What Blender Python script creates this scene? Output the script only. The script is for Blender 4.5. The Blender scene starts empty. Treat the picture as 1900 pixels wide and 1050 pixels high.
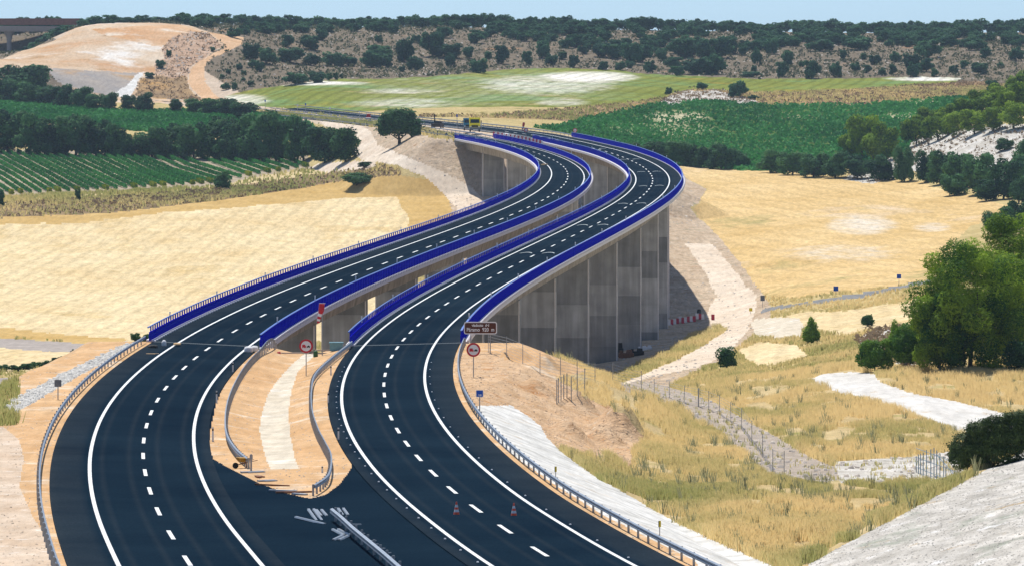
import bpy, math, random
import numpy as np
from mathutils import Vector
# ---------------------------------------------------------------- camera, sky, sun, exposure
SC = bpy.context.scene
F = 9219.0; HZ = 83.6; EYE = 60.0            # focal length and horizon row in photo pixels, eye height
W_, H_ = 1900.0, 1050.0
cam = bpy.data.cameras.new('camera'); camo = bpy.data.objects.new('camera', cam)
SC.collection.objects.link(camo); SC.camera = camo
camo.location = (0, 0, EYE); camo.rotation_euler = (math.radians(90), 0, 0)
cam.sensor_width = 36; cam.lens = 36 * F / W_
cam.shift_y = -(H_ / 2 - HZ) / W_
cam.clip_start = 1.0; cam.clip_end = 20000
SUN_EL, SUN_AZ = math.radians(63), math.radians(-18)      # azimuth from +Y towards +X: from the left, a little behind the scene
wd = bpy.data.worlds.new('World'); SC.world = wd; wd.use_nodes = True
nt = wd.node_tree; bg = nt.nodes['Background']
sky = nt.nodes.new('ShaderNodeTexSky'); sky.sky_type = 'NISHITA'; sky.sun_disc = False
sky.sun_elevation = SUN_EL; sky.sun_rotation = SUN_AZ
sky.altitude = 900; sky.air_density = 1.0; sky.dust_density = 0.3; sky.ozone_density = 1.6
tc = nt.nodes.new('ShaderNodeTexCoord'); va = nt.nodes.new('ShaderNodeVectorMath'); va.operation = 'ADD'; va.inputs[1].default_value = (0, 0, 0.09)
vn = nt.nodes.new('ShaderNodeVectorMath'); vn.operation = 'NORMALIZE'
nt.links.new(tc.outputs['Generated'], va.inputs[0]); nt.links.new(va.outputs[0], vn.inputs[0]); nt.links.new(vn.outputs[0], sky.inputs['Vector'])
nt.links.new(sky.outputs[0], bg.inputs[0]); bg.inputs[1].default_value = 0.115
sd = bpy.data.lights.new('sun', 'SUN'); sd.energy = 4.9; sd.angle = math.radians(0.53); sd.color = (1, 0.955, 0.88)
so = bpy.data.objects.new('sun', sd); SC.collection.objects.link(so)
d = Vector((math.sin(SUN_AZ) * math.cos(SUN_EL), math.cos(SUN_AZ) * math.cos(SUN_EL), math.sin(SUN_EL)))
so.rotation_euler = d.to_track_quat('Z', 'Y').to_euler()
SC.view_settings.view_transform = 'Standard'; SC.view_settings.look = 'None'
SC.view_settings.gamma = 1; SC.view_settings.exposure = 0.0
SC.render.engine = 'CYCLES'
SC.cycles.max_bounces = 5; SC.cycles.volume_bounces = 0; SC.cycles.diffuse_bounces = 3
random.seed(7); RNG = np.random.RandomState(7); HAZE = 0.000045

# ---------------------------------------------------------------- helpers
COL = SC.collection
def tag(o, label=None, cat=None, group=None, kind=None):
    if label: o['label'] = label
    if cat: o['category'] = cat
    if group: o['group'] = group
    if kind: o['kind'] = kind
    return o
def empty(name, loc, rz=0.0, label=None, cat=None, group=None):
    o = bpy.data.objects.new(name, None); COL.objects.link(o)
    o.location = loc; o.rotation_euler = (0, 0, rz); o.empty_display_size = 0.2
    return tag(o, label, cat, group)
def np_mesh(name, V, Q, mat=None, smooth=False):
    """V (n,3); Q (m,4) or (m,3)"""
    me = bpy.data.meshes.new(name); V = np.asarray(V, np.float32); Q = np.asarray(Q, np.int32)
    k = Q.shape[1]
    me.vertices.add(len(V)); me.vertices.foreach_set('co', V.ravel())
    me.loops.add(Q.size); me.loops.foreach_set('vertex_index', Q.ravel())
    me.polygons.add(len(Q)); me.polygons.foreach_set('loop_start', np.arange(0, Q.size, k, dtype=np.int32))
    me.polygons.foreach_set('loop_total', np.full(len(Q), k, np.int32))
    if smooth: me.polygons.foreach_set('use_smooth', np.ones(len(Q), bool))
    me.update(calc_edges=True)
    if mat: me.materials.append(mat)
    return me
def link(name, me, parent=None, loc=None):
    o = bpy.data.objects.new(name, me); COL.objects.link(o)
    if parent: o.parent = parent
    if loc is not None: o.location = loc
    return o
def copy_thing(o, loc=None, rz=None, scale=None, parent=None):
    c = o.copy(); COL.objects.link(c)
    if parent is not None: c.parent = parent
    if loc is not None: c.location = loc
    if rz is not None: c.rotation_euler = (0, 0, rz)
    if scale is not None: c.scale = scale
    for ch in list(o.children): copy_thing(ch, parent=c)
    return c
class MB:
    def __init__(s): s.v = []; s.f = []; s.m = []
    def poly(s, pts, mi=0):
        n = len(s.v); s.v += [tuple(p) for p in pts]; s.f.append(tuple(range(n, n + len(pts)))); s.m.append(mi); return s
    def hexa(s, p, mi=0):      # 8 corners: bottom 0-3 ccw, top 4-7
        n = len(s.v); s.v += [tuple(q) for q in p]
        for f in ((3, 2, 1, 0), (4, 5, 6, 7), (0, 1, 5, 4), (1, 2, 6, 5), (2, 3, 7, 6), (3, 0, 4, 7)):
            s.f.append(tuple(n + i for i in f)); s.m.append(mi)
        return s
    def box(s, c, d, mi=0, rz=0.0, taper=1.0):
        x, y, z = c; a, b, h = d[0] / 2, d[1] / 2, d[2] / 2; P = []
        for k, t in ((-h, 1), (h, taper)):
            for sx, sy in ((-1, -1), (1, -1), (1, 1), (-1, 1)):
                px, py = sx * a * t, sy * b * t
                P.append((x + px * math.cos(rz) - py * math.sin(rz), y + px * math.sin(rz) + py * math.cos(rz), z + k))
        return s.hexa(P, mi)
    def tube(s, p0, p1, r0, r1=None, n=8, mi=0, cap=True):
        r1 = r0 if r1 is None else r1
        p0, p1 = Vector(p0), Vector(p1); ax = (p1 - p0).normalized()
        up = Vector((0, 0, 1)) if abs(ax.z) < .9 else Vector((1, 0, 0))
        a = ax.cross(up).normalized(); b = ax.cross(a); k = len(s.v)
        for c, r in ((p0, r0), (p1, r1)):
            for i in range(n):
                t = 2 * math.pi * i / n; s.v.append(tuple(c + a * (r * math.cos(t)) + b * (r * math.sin(t))))
        for i in range(n):
            j = (i + 1) % n; s.f.append((k + i, k + j, k + n + j, k + n + i)); s.m.append(mi)
        if cap:
            s.f.append(tuple(k + i for i in range(n - 1, -1, -1))); s.m.append(mi)
            s.f.append(tuple(k + n + i for i in range(n))); s.m.append(mi)
        return s
    def lathe(s, c, prof, n=20, mi=0):
        k = len(s.v)
        for r, z in prof:
            for i in range(n):
                t = 2 * math.pi * i / n; s.v.append((c[0] + r * math.cos(t), c[1] + r * math.sin(t), c[2] + z))
        for j in range(len(prof) - 1):
            for i in range(n):
                q = (i + 1) % n; s.f.append((k + j * n + i, k + j * n + q, k + (j + 1) * n + q, k + (j + 1) * n + i)); s.m.append(mi)
        return s
    def sweep(s, path, sec, mi=0, closed=True):
        """path: list of (origin, side vector, up vector); sec: list of (a, b) in side/up"""
        k = len(s.v); n = len(sec)
        for o, a, b in path:
            for (p, q) in sec: s.v.append((o[0] + a[0] * p + b[0] * q, o[1] + a[1] * p + b[1] * q, o[2] + a[2] * p + b[2] * q))
        m = n if closed else n - 1
        for j in range(len(path) - 1):
            for i in range(m):
                q = (i + 1) % n; s.f.append((k + j * n + i, k + j * n + q, k + (j + 1) * n + q, k + (j + 1) * n + i)); s.m.append(mi)
        if closed:
            s.f.append(tuple(k + i for i in range(n - 1, -1, -1))); s.m.append(mi)
            e = k + (len(path) - 1) * n; s.f.append(tuple(e + i for i in range(n))); s.m.append(mi)
        return s
    def mesh(s, name, mats, smooth=False):
        me = bpy.data.meshes.new(name); me.from_pydata(s.v, [], s.f)
        for m in (mats if isinstance(mats, (list, tuple)) else [mats]): me.materials.append(m)
        if any(s.m): me.polygons.foreach_set('material_index', s.m)
        if smooth: me.polygons.foreach_set('use_smooth', [True] * len(s.f))
        me.update(); return me
    def build(s, name, mats, parent=None, loc=None, smooth=False):
        return link(name, s.mesh(name, mats, smooth), parent, loc)

# ---------------------------------------------------------------- materials
def new_mat(name):
    m = bpy.data.materials.new(name); m.use_nodes = True
    n = m.node_tree; b = n.nodes['Principled BSDF']; b.inputs['Specular IOR Level'].default_value = 0.25
    return m, n, b
def rgb(c): return (c[0], c[1], c[2], 1)
def plain(name, c, rough=0.6, metal=0.0, var=0.12, scale=3.0, spec=0.3):
    m, n, b = new_mat(name); b.inputs['Roughness'].default_value = rough; b.inputs['Metallic'].default_value = metal
    b.inputs['Specular IOR Level'].default_value = spec
    g = n.nodes.new('ShaderNodeNewGeometry'); t = n.nodes.new('ShaderNodeTexNoise'); t.inputs['Scale'].default_value = scale
    t.inputs['Detail'].default_value = 5; n.links.new(g.outputs['Position'], t.inputs['Vector'])
    r = n.nodes.new('ShaderNodeValToRGB'); e = r.color_ramp.elements
    e[0].position = .3; e[1].position = .7
    e[0].color = rgb([x * (1 - var) for x in c]); e[1].color = rgb([min(1, x * (1 + var)) for x in c])
    n.links.new(t.outputs[0], r.inputs[0]); n.links.new(r.outputs[0], b.inputs['Base Color'])
    return m
def ground(name, c1, c2, s1=0.05, spots=(), bump=0.5, bs=1.5, rough=0.95, stretch=None, attr=None, fine=.2, fs=.9, rows=None):
    """two colours mixed by a broad fractal noise, then (colour, scale, threshold, softness) spots; real colours of the soil only"""
    m, n, b = new_mat(name); b.inputs['Roughness'].default_value = rough; b.inputs['Specular IOR Level'].default_value = 0.0
    g = n.nodes.new('ShaderNodeNewGeometry'); vec = g.outputs['Position']
    if stretch:
        mp = n.nodes.new('ShaderNodeMapping'); mp.inputs['Scale'].default_value = stretch[:3]; mp.inputs['Rotation'].default_value = (0, 0, stretch[3])
        n.links.new(vec, mp.inputs['Vector']); vec = mp.outputs[0]
    def noise(s, det=8, ro=0.6, off=0):
        t = n.nodes.new('ShaderNodeTexNoise'); t.inputs['Scale'].default_value = s; t.inputs['Detail'].default_value = det
        t.inputs['Roughness'].default_value = ro; n.links.new(vec, t.inputs['Vector']); return t.outputs[0]
    r = n.nodes.new('ShaderNodeValToRGB'); e = r.color_ramp.elements; e[0].position = .33; e[1].position = .67
    e[0].color = rgb(c1); e[1].color = rgb(c2); n.links.new(noise(s1, 10, .68), r.inputs[0]); out = r.outputs[0]
    for (c, s, th, sf) in spots:
        rr = n.nodes.new('ShaderNodeValToRGB'); q = rr.color_ramp.elements; q[0].position = th; q[1].position = min(1, th + sf)
        q[0].color = (0, 0, 0, 1); q[1].color = (1, 1, 1, 1); n.links.new(noise(s, 6, .65), rr.inputs[0])
        mx = n.nodes.new('ShaderNodeMix'); mx.data_type = 'RGBA'; n.links.new(rr.outputs[0], mx.inputs[0])
        n.links.new(out, mx.inputs[6]); mx.inputs[7].default_value = rgb(c); out = mx.outputs[2]
    if attr:
        for (an, c, s) in attr:
            a = n.nodes.new('ShaderNodeAttribute'); a.attribute_name = an
            mt = n.nodes.new('ShaderNodeMath'); mt.operation = 'MULTIPLY_ADD'; n.links.new(noise(s, 6, .7), mt.inputs[0]); mt.inputs[1].default_value = 2.2; mt.inputs[2].default_value = -1.1
            ad = n.nodes.new('ShaderNodeMath'); ad.operation = 'ADD'; ad.use_clamp = True
            n.links.new(mt.outputs[0], ad.inputs[0]); n.links.new(a.outputs['Fac'], ad.inputs[1])
            m2 = n.nodes.new('ShaderNodeMath'); m2.operation = 'MULTIPLY'; m2.use_clamp = True; n.links.new(ad.outputs[0], m2.inputs[0])
            sm = n.nodes.new('ShaderNodeMath'); sm.operation = 'MULTIPLY'; sm.use_clamp = True; sm.inputs[1].default_value = 3
            n.links.new(a.outputs['Fac'], sm.inputs[0]); n.links.new(sm.outputs[0], m2.inputs[1])
            mx = n.nodes.new('ShaderNodeMix'); mx.data_type = 'RGBA'; n.links.new(m2.outputs[0], mx.inputs[0])
            n.links.new(out, mx.inputs[6]); mx.inputs[7].default_value = rgb(c); out = mx.outputs[2]
    rf = n.nodes.new('ShaderNodeValToRGB'); q = rf.color_ramp.elements; q[0].position = .3; q[1].position = .7; q[0].color = (1 - fine, 1 - fine, 1 - fine, 1); q[1].color = (1 + fine * .7, 1 + fine * .7, 1 + fine * .7, 1)
    mpf = n.nodes.new('ShaderNodeMapping'); mpf.inputs['Scale'].default_value = (1, .16, 1); n.links.new(g.outputs['Position'], mpf.inputs[0])
    tf = n.nodes.new('ShaderNodeTexNoise'); tf.inputs['Scale'].default_value = fs; tf.inputs['Detail'].default_value = 5; tf.inputs['Roughness'].default_value = .75; n.links.new(mpf.outputs[0], tf.inputs['Vector'])
    n.links.new(tf.outputs[0], rf.inputs[0]); mf = n.nodes.new('ShaderNodeMix'); mf.data_type = 'RGBA'; mf.blend_type = 'MULTIPLY'; mf.inputs[0].default_value = 1
    n.links.new(out, mf.inputs[6]); n.links.new(rf.outputs[0], mf.inputs[7]); out = mf.outputs[2]
    if rows:           # drilling / mowing lines: (spacing in metres, heading, strength)
        mr = n.nodes.new('ShaderNodeMapping'); mr.inputs['Rotation'].default_value = (0, 0, rows[1]); n.links.new(g.outputs['Position'], mr.inputs[0])
        wv = n.nodes.new('ShaderNodeTexWave'); wv.inputs['Scale'].default_value = .314 / rows[0]; wv.inputs['Distortion'].default_value = 1.5; wv.inputs['Detail'].default_value = 3; wv.inputs['Detail Scale'].default_value = .4
        n.links.new(mr.outputs[0], wv.inputs['Vector']); rw = n.nodes.new('ShaderNodeValToRGB'); q = rw.color_ramp.elements
        q[0].color = (1 - rows[2], 1 - rows[2], 1 - rows[2], 1); q[1].color = (1 + rows[2] * .5,) * 3 + (1,); q[0].position = .05; q[1].position = .45; n.links.new(wv.outputs[0], rw.inputs[0])
        mw = n.nodes.new('ShaderNodeMix'); mw.data_type = 'RGBA'; mw.blend_type = 'MULTIPLY'; mw.inputs[0].default_value = 1
        n.links.new(out, mw.inputs[6]); n.links.new(rw.outputs[0], mw.inputs[7]); out = mw.outputs[2]
    n.links.new(out, b.inputs['Base Color'])
    if bump:
        bp = n.nodes.new('ShaderNodeBump'); bp.inputs['Strength'].default_value = 1.0; bp.inputs['Distance'].default_value = bump
        n.links.new(noise(bs, 5, .7), bp.inputs['Height']); n.links.new(bp.outputs[0], b.inputs['Normal'])
    return m

# ---------------------------------------------------------------- road alignment (every 20 m of distance)
XL= [-0.45, -3.76, -6.87, -9.79, -12.52, -15.06, -17.41, -19.66, -21.72, -23.58, -25.24, -26.67, -27.89, -28.88, -29.64, -30.17, -30.47, -30.54, -30.38, -30.01, -29.43, -28.64, -27.66, -26.5, -25.18, -23.7, -22.09, -20.36, -18.52, -16.6, -14.61, -12.58, -10.51, -8.43, -6.36, -4.32, -2.32, -0.39, 1.47, 3.22, 4.87, 6.38, 7.75, 8.97, 10.02, 10.89, 11.58, 12.07, 12.37, 12.47, 12.37, 12.07, 11.56, 10.86, 9.96, 8.86, 7.58, 6.11, 4.45, 2.6, 0.55, -1.71, -4.2, -6.95, -10.0, -13.36, -16.71, -20.04, -23.38, -26.75, -30.15, -33.6, -37.11, -40.7, -44.4, -48.21, -52.14, -56.19, -60.36, -64.62, -68.97, -73.39, -77.86, -82.39, -86.95, -91.54, -96.16, -100.8, -105.48, -110.19, -114.94, -119.72, -124.55, -129.4, -134.29, -139.22, -144.18, -149.18, -154.21, -159.27, -164.36, -169.49, -174.66, -179.87, -185.15, -190.48, -195.87, -201.32, -206.81, -212.33, -217.87, -223.42, -228.96, -234.51]
XR= [19.48, 15.8, 12.38, 9.2, 6.27, 3.6, 1.17, -1.02, -3.07, -4.88, -6.47, -7.87, -9.06, -10.04, -10.8, -11.33, -11.62, -11.68, -11.5, -11.09, -10.46, -9.63, -8.61, -7.41, -6.07, -4.59, -3.0, -1.32, 0.45, 2.28, 4.17, 6.08, 8.03, 9.98, 11.94, 13.89, 15.81, 17.69, 19.51, 21.26, 22.93, 24.48, 25.91, 27.19, 28.31, 29.25, 29.99, 30.53, 30.86, 30.98, 30.89, 30.6, 30.13, 29.48, 28.67, 27.71, 26.58, 25.27, 23.71, 21.81, 19.88, 17.88, 15.75, 13.44, 10.91, 8.2, 5.32, 2.31, -0.81, -4.03, -7.35, -10.79, -14.34, -18.0, -21.76, -25.62, -29.57, -33.61, -37.74, -41.95, -46.25, -50.65, -55.15, -59.75, -64.46, -69.26, -74.13, -79.06, -84.02, -89.02, -94.04, -99.08, -104.15, -109.24, -114.37, -119.53, -124.71, -129.92, -135.16, -140.42, -145.71, -151.01, -156.34, -161.68, -167.05, -172.43, -177.83, -183.25, -188.7, -194.18, -199.71, -205.26, -210.84, -216.43]
ZR= [-23.12, -23.65, -24.19, -24.72, -25.25, -25.78, -26.31, -26.82, -27.29, -27.73, -28.14, -28.52, -28.87, -29.19, -29.48, -29.74, -29.98, -30.18, -30.37, -30.52, -30.66, -30.77, -30.85, -30.92, -30.96, -30.99, -31.0, -30.99, -30.97, -30.93, -30.88, -30.82, -30.74, -30.66, -30.57, -30.47, -30.36, -30.25, -30.13, -30.01, -29.89, -29.77, -29.64, -29.51, -29.38, -29.26, -29.13, -29.01, -28.88, -28.76, -28.64, -28.52, -28.41, -28.29, -28.17, -28.06, -27.94, -27.82, -27.7, -27.57, -27.44, -27.3, -27.15, -27.0, -26.82, -26.58, -26.45, -26.38, -26.32, -26.27, -26.23, -26.19, -26.15, -26.1, -26.04, -25.99, -25.94, -25.88, -25.83, -25.76, -25.69, -25.61, -25.51, -25.39, -25.25, -25.1, -24.95, -24.8, -24.64, -24.48, -24.32, -24.16, -23.99, -23.82, -23.64, -23.47, -23.29, -23.11, -22.93, -22.76, -22.58, -22.4, -22.22, -22.04, -21.86, -21.68, -21.49, -21.31, -21.12, -20.93, -20.74, -20.56, -20.37, -20.19]
EL= [-0.018, -0.018, -0.018, -0.018, -0.018, -0.018, -0.018, -0.027, -0.034, -0.04, -0.044, -0.047, -0.05, -0.051, -0.051, -0.051, -0.051, -0.05, -0.049, -0.048, -0.046, -0.045, -0.044, -0.043, -0.042, -0.041, -0.04, -0.039, -0.039, -0.039, -0.039, -0.04, -0.04, -0.041, -0.042, -0.043, -0.044, -0.045, -0.046, -0.048, -0.049, -0.05, -0.051, -0.052, -0.053, -0.053, -0.053, -0.053, -0.053, -0.052, -0.051, -0.05, -0.048, -0.045, -0.043, -0.039, -0.036, -0.031, -0.027, -0.022, -0.017, -0.011, -0.005, 0.002, 0.002, 0.002, 0.002, 0.002, 0.002, 0.002, 0.002, 0.002, 0.002, 0.002, 0.002, 0.002, 0.002, 0.002, 0.002, 0.002, 0.002, 0.002, 0.002, 0.002, 0.002, 0.002, 0.002, 0.002, 0.002, 0.002, 0.002, 0.002, 0.002, 0.002, 0.002, 0.002, 0.002, 0.002, 0.002, 0.002, 0.002, 0.002, 0.002, 0.002, 0.002, 0.002, 0.002, 0.002, 0.002, 0.002, 0.002, 0.002, 0.002, 0.002]
ER= [-0.01, -0.01, -0.01, -0.01, -0.01, -0.01, -0.01, -0.01, -0.01, -0.001, 0.006, 0.012, 0.017, 0.021, 0.024, 0.026, 0.027, 0.028, 0.027, 0.027, 0.026, 0.024, 0.023, 0.021, 0.019, 0.017, 0.015, 0.013, 0.012, 0.01, 0.009, 0.007, 0.006, 0.005, 0.005, 0.005, 0.005, 0.005, 0.006, 0.007, 0.008, 0.01, 0.012, 0.014, 0.016, 0.019, 0.022, 0.025, 0.028, 0.031, 0.035, 0.038, 0.041, 0.044, 0.048, 0.051, 0.053, 0.056, 0.058, 0.06, 0.062, 0.063, 0.063, 0.063, 0.063, 0.063, 0.063, 0.063, 0.063, 0.063, 0.063, 0.063, 0.063, 0.063, 0.063, 0.063, 0.063, 0.063, 0.063, 0.063, 0.063, 0.063, 0.063, 0.063, 0.063, 0.063, 0.063, 0.063, 0.063, 0.063, 0.063, 0.063, 0.063, 0.063, 0.063, 0.063, 0.063, 0.063, 0.063, 0.063, 0.063, 0.063, 0.063, 0.063, 0.063, 0.063, 0.063, 0.063, 0.063, 0.063, 0.063, 0.063, 0.063, 0.063]
DL= [251.6, 269.6, 288.1, 305.9, 323.4, 340.8, 358.3, 376.5, 393.5, 411.2, 429.1, 446.3, 462.4, 479.4, 496.4, 513.1, 532.1, 549.7, 566.1, 583.3, 600.5, 617.0, 634.9, 652.3, 670.0, 687.3, 705.1, 722.9, 741.7, 758.9, 776.6, 794.6, 812.2, 829.8, 847.1, 864.8, 882.9, 900.7, 917.8, 935.6, 952.6, 969.4, 986.5, 1004.4, 1022.5, 1038.9, 1055.8, 1073.7, 1091.1, 1109.9, 1126.7, 1143.7, 1161.2, 1179.2, 1197.9, 1215.8, 1234.3, 1251.8, 1268.9, 1285.3, 1303.6, 1321.3, 1338.2, 1355.9, 1375.5, 1390.3, 1404.6, 1420.1, 1439.5]
DR= [257.8, 274.0, 290.4, 306.7, 322.8, 338.7, 354.6, 370.3, 386.8, 403.0, 418.8, 434.7, 450.6, 466.3, 482.2, 498.2, 514.8, 530.4, 546.0, 561.8, 578.0, 593.7, 609.8, 626.9, 643.0, 659.6, 676.0, 692.9, 710.0, 727.4, 744.9, 762.3, 780.7, 798.0, 815.7, 833.0, 850.2, 866.9, 882.6, 899.7, 916.0, 932.9, 948.8, 965.4, 982.1, 997.8, 1013.1, 1030.4, 1046.4, 1061.9, 1078.6, 1095.1, 1110.7, 1125.9, 1143.3, 1159.1, 1175.0, 1191.3, 1207.7, 1223.6, 1240.9, 1257.1, 1273.8, 1290.9, 1307.2, 1322.3]
DK = 140 + 20.0 * np.arange(len(XL))
XL, XR, ZR, EL, ER = [np.array(a) for a in (XL, XR, ZR, EL, ER)]
def _sp(tab, D):                      # cubic (Catmull-Rom) interpolation in a table
    D = np.asarray(D, float); t = np.clip((D - 140) / 20.0, 0, len(tab) - 1.001); i = t.astype(int); f = t - i
    g = lambda k: tab[np.clip(i + k, 0, len(tab) - 1)]
    a, b, c, d_ = g(-1), g(0), g(1), g(2)
    return b + .5 * f * (c - a + f * (2 * a - 5 * b + 4 * c - d_ + f * (3 * (b - c) + d_ - a)))
def RX(c, D): return _sp(XL if c == 'L' else XR, D)
def RZ(D): return _sp(ZR, D)
def RE(c, D): return _sp(EL if c == 'L' else ER, D)
def rp(c, D, off, dz=0.0):            # a point on (or above) a carriageway at lateral offset `off`
    D = float(D); th = (RX(c, D + 1) - RX(c, D - 1)) / 2; k = math.sqrt(1 + float(th) ** 2)
    return (float(RX(c, D)) + off * k, D, float(RZ(D)) + float(RE(c, D)) * off + dz + EYE)
def frame(c, D, off, dz=0.0):         # point, side vector, up vector
    th = float((RX(c, D + 1) - RX(c, D - 1)) / 2); k = math.sqrt(1 + th * th)
    return (rp(c, D, off, dz), (1 / k, -th / k, float(RE(c, D))), (0, 0, 1.0))
def heading(c, D):
    th = float((RX(c, D + 1) - RX(c, D - 1)) / 2); return -math.atan(th)
LW = 3.6                               # centre dash to edge line
OUTL, INL = 2.55, 1.15                 # shoulders of the left carriageway (outer left, inner right)
D0, D1 = 505.0, 1418.0                 # abutments
def edges(c): return (-(LW + OUTL), LW + INL) if c == 'L' else (-(LW + INL), LW + OUTL)

# ---------------------------------------------------------------- terrain height
COLS = {
 0: [(150,-45),(400,-47),(520,-50),(760,-50),(900,-54),(980,-56),(1100,-54),(1250,-49),(1332,-45),(1426,-41.5),(1607,-36.5),(1750,-30),(1930,-24),(2080,-22),(2110,-10),(2200,-4.5),(2215,-4),(2300,-12),(2420,-10),(2450,2),(2480,6),(2700,7),(4000,8)],
 150: [(150,-45),(400,-47),(520,-50),(760,-50),(900,-54),(980,-56),(1100,-54),(1250,-49),(1332,-45),(1426,-41.5),(1607,-36.5),(1750,-30),(1930,-24),(2080,-22),(2110,-14),(2230,4),(2260,8.5),(2300,9.5),(2600,9),(4000,9)],
 300: [(150,-45),(400,-47),(520,-50),(760,-50),(900,-54),(980,-56),(1100,-54),(1250,-49),(1332,-45),(1426,-41.5),(1607,-36.5),(1750,-30),(1930,-24),(2080,-23),(2110,-19),(2180,-6),(2250,8),(2280,9.5),(2600,11),(4000,9)],
 440: [(150,-45),(400,-47),(520,-50),(760,-50),(900,-54),(980,-56),(1100,-54),(1250,-49),(1332,-45),(1426,-41),(1607,-35.5),(1750,-29),(1930,-24),(2060,-21),(2100,-16),(2200,-4),(2260,2),(2400,8),(2600,10),(4000,9)],
 600: [(150,-45),(400,-47),(520,-50),(760,-51),(900,-54),(980,-56),(1100,-55),(1250,-50),(1332,-45.5),(1430,-41),(1607,-35),(1700,-30),(1763,-27),(1880,-25),(2000,-18),(2100,-14.5),(2200,-11),(2350,0),(2480,7.5),(2600,9),(4000,9)],
 800: [(150,-42),(400,-45),(520,-49),(600,-52),(800,-55),(1000,-57),(1100,-56),(1250,-50),(1332,-45.5),(1430,-40),(1500,-34),(1580,-29),(1660,-26.5),(1800,-24.7),(2000,-18),(2150,-13),(2250,-10),(2380,0),(2500,8),(2600,9),(4000,9)],
 950: [(150,-36),(400,-42),(520,-46),(620,-52),(800,-55),(1000,-58.5),(1080,-60),(1150,-58),(1300,-47),(1400,-40),(1500,-32),(1600,-28),(1700,-26.2),(1800,-25),(1900,-21.5),(2050,-16),(2250,-11.5),(2400,0),(2500,7),(2600,9),(4000,9)],
 1100: [(150,-31),(300,-31),(400,-33),(500,-36),(540,-39),(600,-43),(700,-48.5),(780,-51.5),(840,-54),(1000,-58.5),(1080,-60),(1150,-58),(1300,-49),(1450,-41),(1600,-34),(1700,-29.5),(1800,-26),(1880,-23),(2000,-18),(2200,-13),(2260,-11.5),(2400,-1),(2500,6),(2600,8),(4000,9)],
 1300: [(150,-29),(300,-30.5),(400,-34),(500,-37.5),(600,-42),(700,-46.5),(800,-50.5),(900,-53.5),(1000,-58),(1080,-59),(1200,-55),(1400,-49),(1600,-43.5),(1720,-39.5),(1800,-33),(1900,-24.5),(1960,-22),(2030,-19.5),(2250,-14),(2400,-4),(2500,4.5),(2600,7),(4000,9)],
 1500: [(150,-29),(300,-30),(373,-33),(470,-36),(555,-38),(650,-42),(745,-45.5),(860,-49),(1000,-52),(1100,-52.5),(1258,-50),(1450,-46.5),(1640,-42),(1740,-38),(1850,-30),(1950,-22.5),(2030,-19.5),(2200,-15.5),(2400,-4.5),(2500,3),(2600,6),(4000,9)],
 1700: [(150,-29),(300,-30),(373,-33),(470,-35.5),(555,-37),(650,-40),(780,-44),(900,-47.5),(1050,-50),(1250,-49),(1450,-46),(1560,-43),(1610,-38),(1680,-33),(1750,-29.5),(1900,-23),(2000,-20),(2150,-16.5),(2350,-6),(2500,2),(2600,5),(4000,9)],
 1900: [(150,-29),(300,-30),(373,-33),(470,-36),(560,-37),(640,-36),(700,-37),(900,-44),(1100,-47),(1300,-46),(1420,-43.5),(1500,-38),(1560,-30),(1620,-22),(1700,-16),(1800,-17),(2000,-19),(2150,-16),(2350,-5),(2500,3),(2600,6),(4000,9)],
}
def pch(xk, yk, x):
    xk = np.array(xk, float); yk = np.array(yk, float); h = np.diff(xk); yk2 = yk
    dl = np.diff(yk, axis=0) / (h if yk.ndim == 1 else h[:, None])
    m = np.zeros_like(yk); m[0] = dl[0]; m[-1] = dl[-1]
    a, b = dl[:-1], dl[1:]; ok = a * b > 0
    m[1:-1] = np.where(ok, 2 * a * b / np.where(ok, a + b, 1), 0)
    i = np.clip(np.searchsorted(xk, x) - 1, 0, len(h) - 1); t = np.clip((x - xk[i]) / h[i], 0, 1); hh = h[i]
    if yk.ndim > 1: t = t[:, None]; hh = hh[:, None]
    return (2*t**3-3*t**2+1)*yk[i] + (t**3-2*t**2+t)*hh*m[i] + (-2*t**3+3*t**2)*yk[i+1] + (t**3-t**2)*hh*m[i+1]
UK = sorted(COLS); DT = np.arange(140, 4001, 5.0)
TB = np.stack([pch([p[0] for p in COLS[u]], [p[1] for p in COLS[u]], DT) for u in UK], 0)     # (nu, nD)
UT = np.arange(-200, 2101, 20.0)
TB = pch([-200] + UK + [2100], np.concatenate([TB[:1], TB, TB[-1:]], 0), UT)                    # (nUT, nD)
for _ in range(6):
    TB[1:-1] = (TB[:-2] + 2 * TB[1:-1] + TB[2:]) / 4
def hash2(ix, iy, s):
    n = (ix * 374761393 + iy * 668265263 + s * 974634777) & 0x7fffffff
    n = (n ^ (n >> 13)) * 1274126177 & 0x7fffffff
    return ((n ^ (n >> 16)) & 0xffff) / 65535.0
def vnoise(x, y, s=0):
    x = np.asarray(x, float); y = np.asarray(y, float)
    ix = np.floor(x).astype(np.int64); iy = np.floor(y).astype(np.int64); fx = x - ix; fy = y - iy
    fx = fx * fx * (3 - 2 * fx); fy = fy * fy * (3 - 2 * fy)
    return (hash2(ix, iy, s) * (1 - fx) + hash2(ix + 1, iy, s) * fx) * (1 - fy) + (hash2(ix, iy + 1, s) * (1 - fx) + hash2(ix + 1, iy + 1, s) * fx) * fy - .5
def fbm(x, y, s=0, o=4):
    r = 0; a = 1
    for k in range(o): r = r + a * vnoise(x * 2**k, y * 2**k, s + k); a *= .5
    return r
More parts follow.
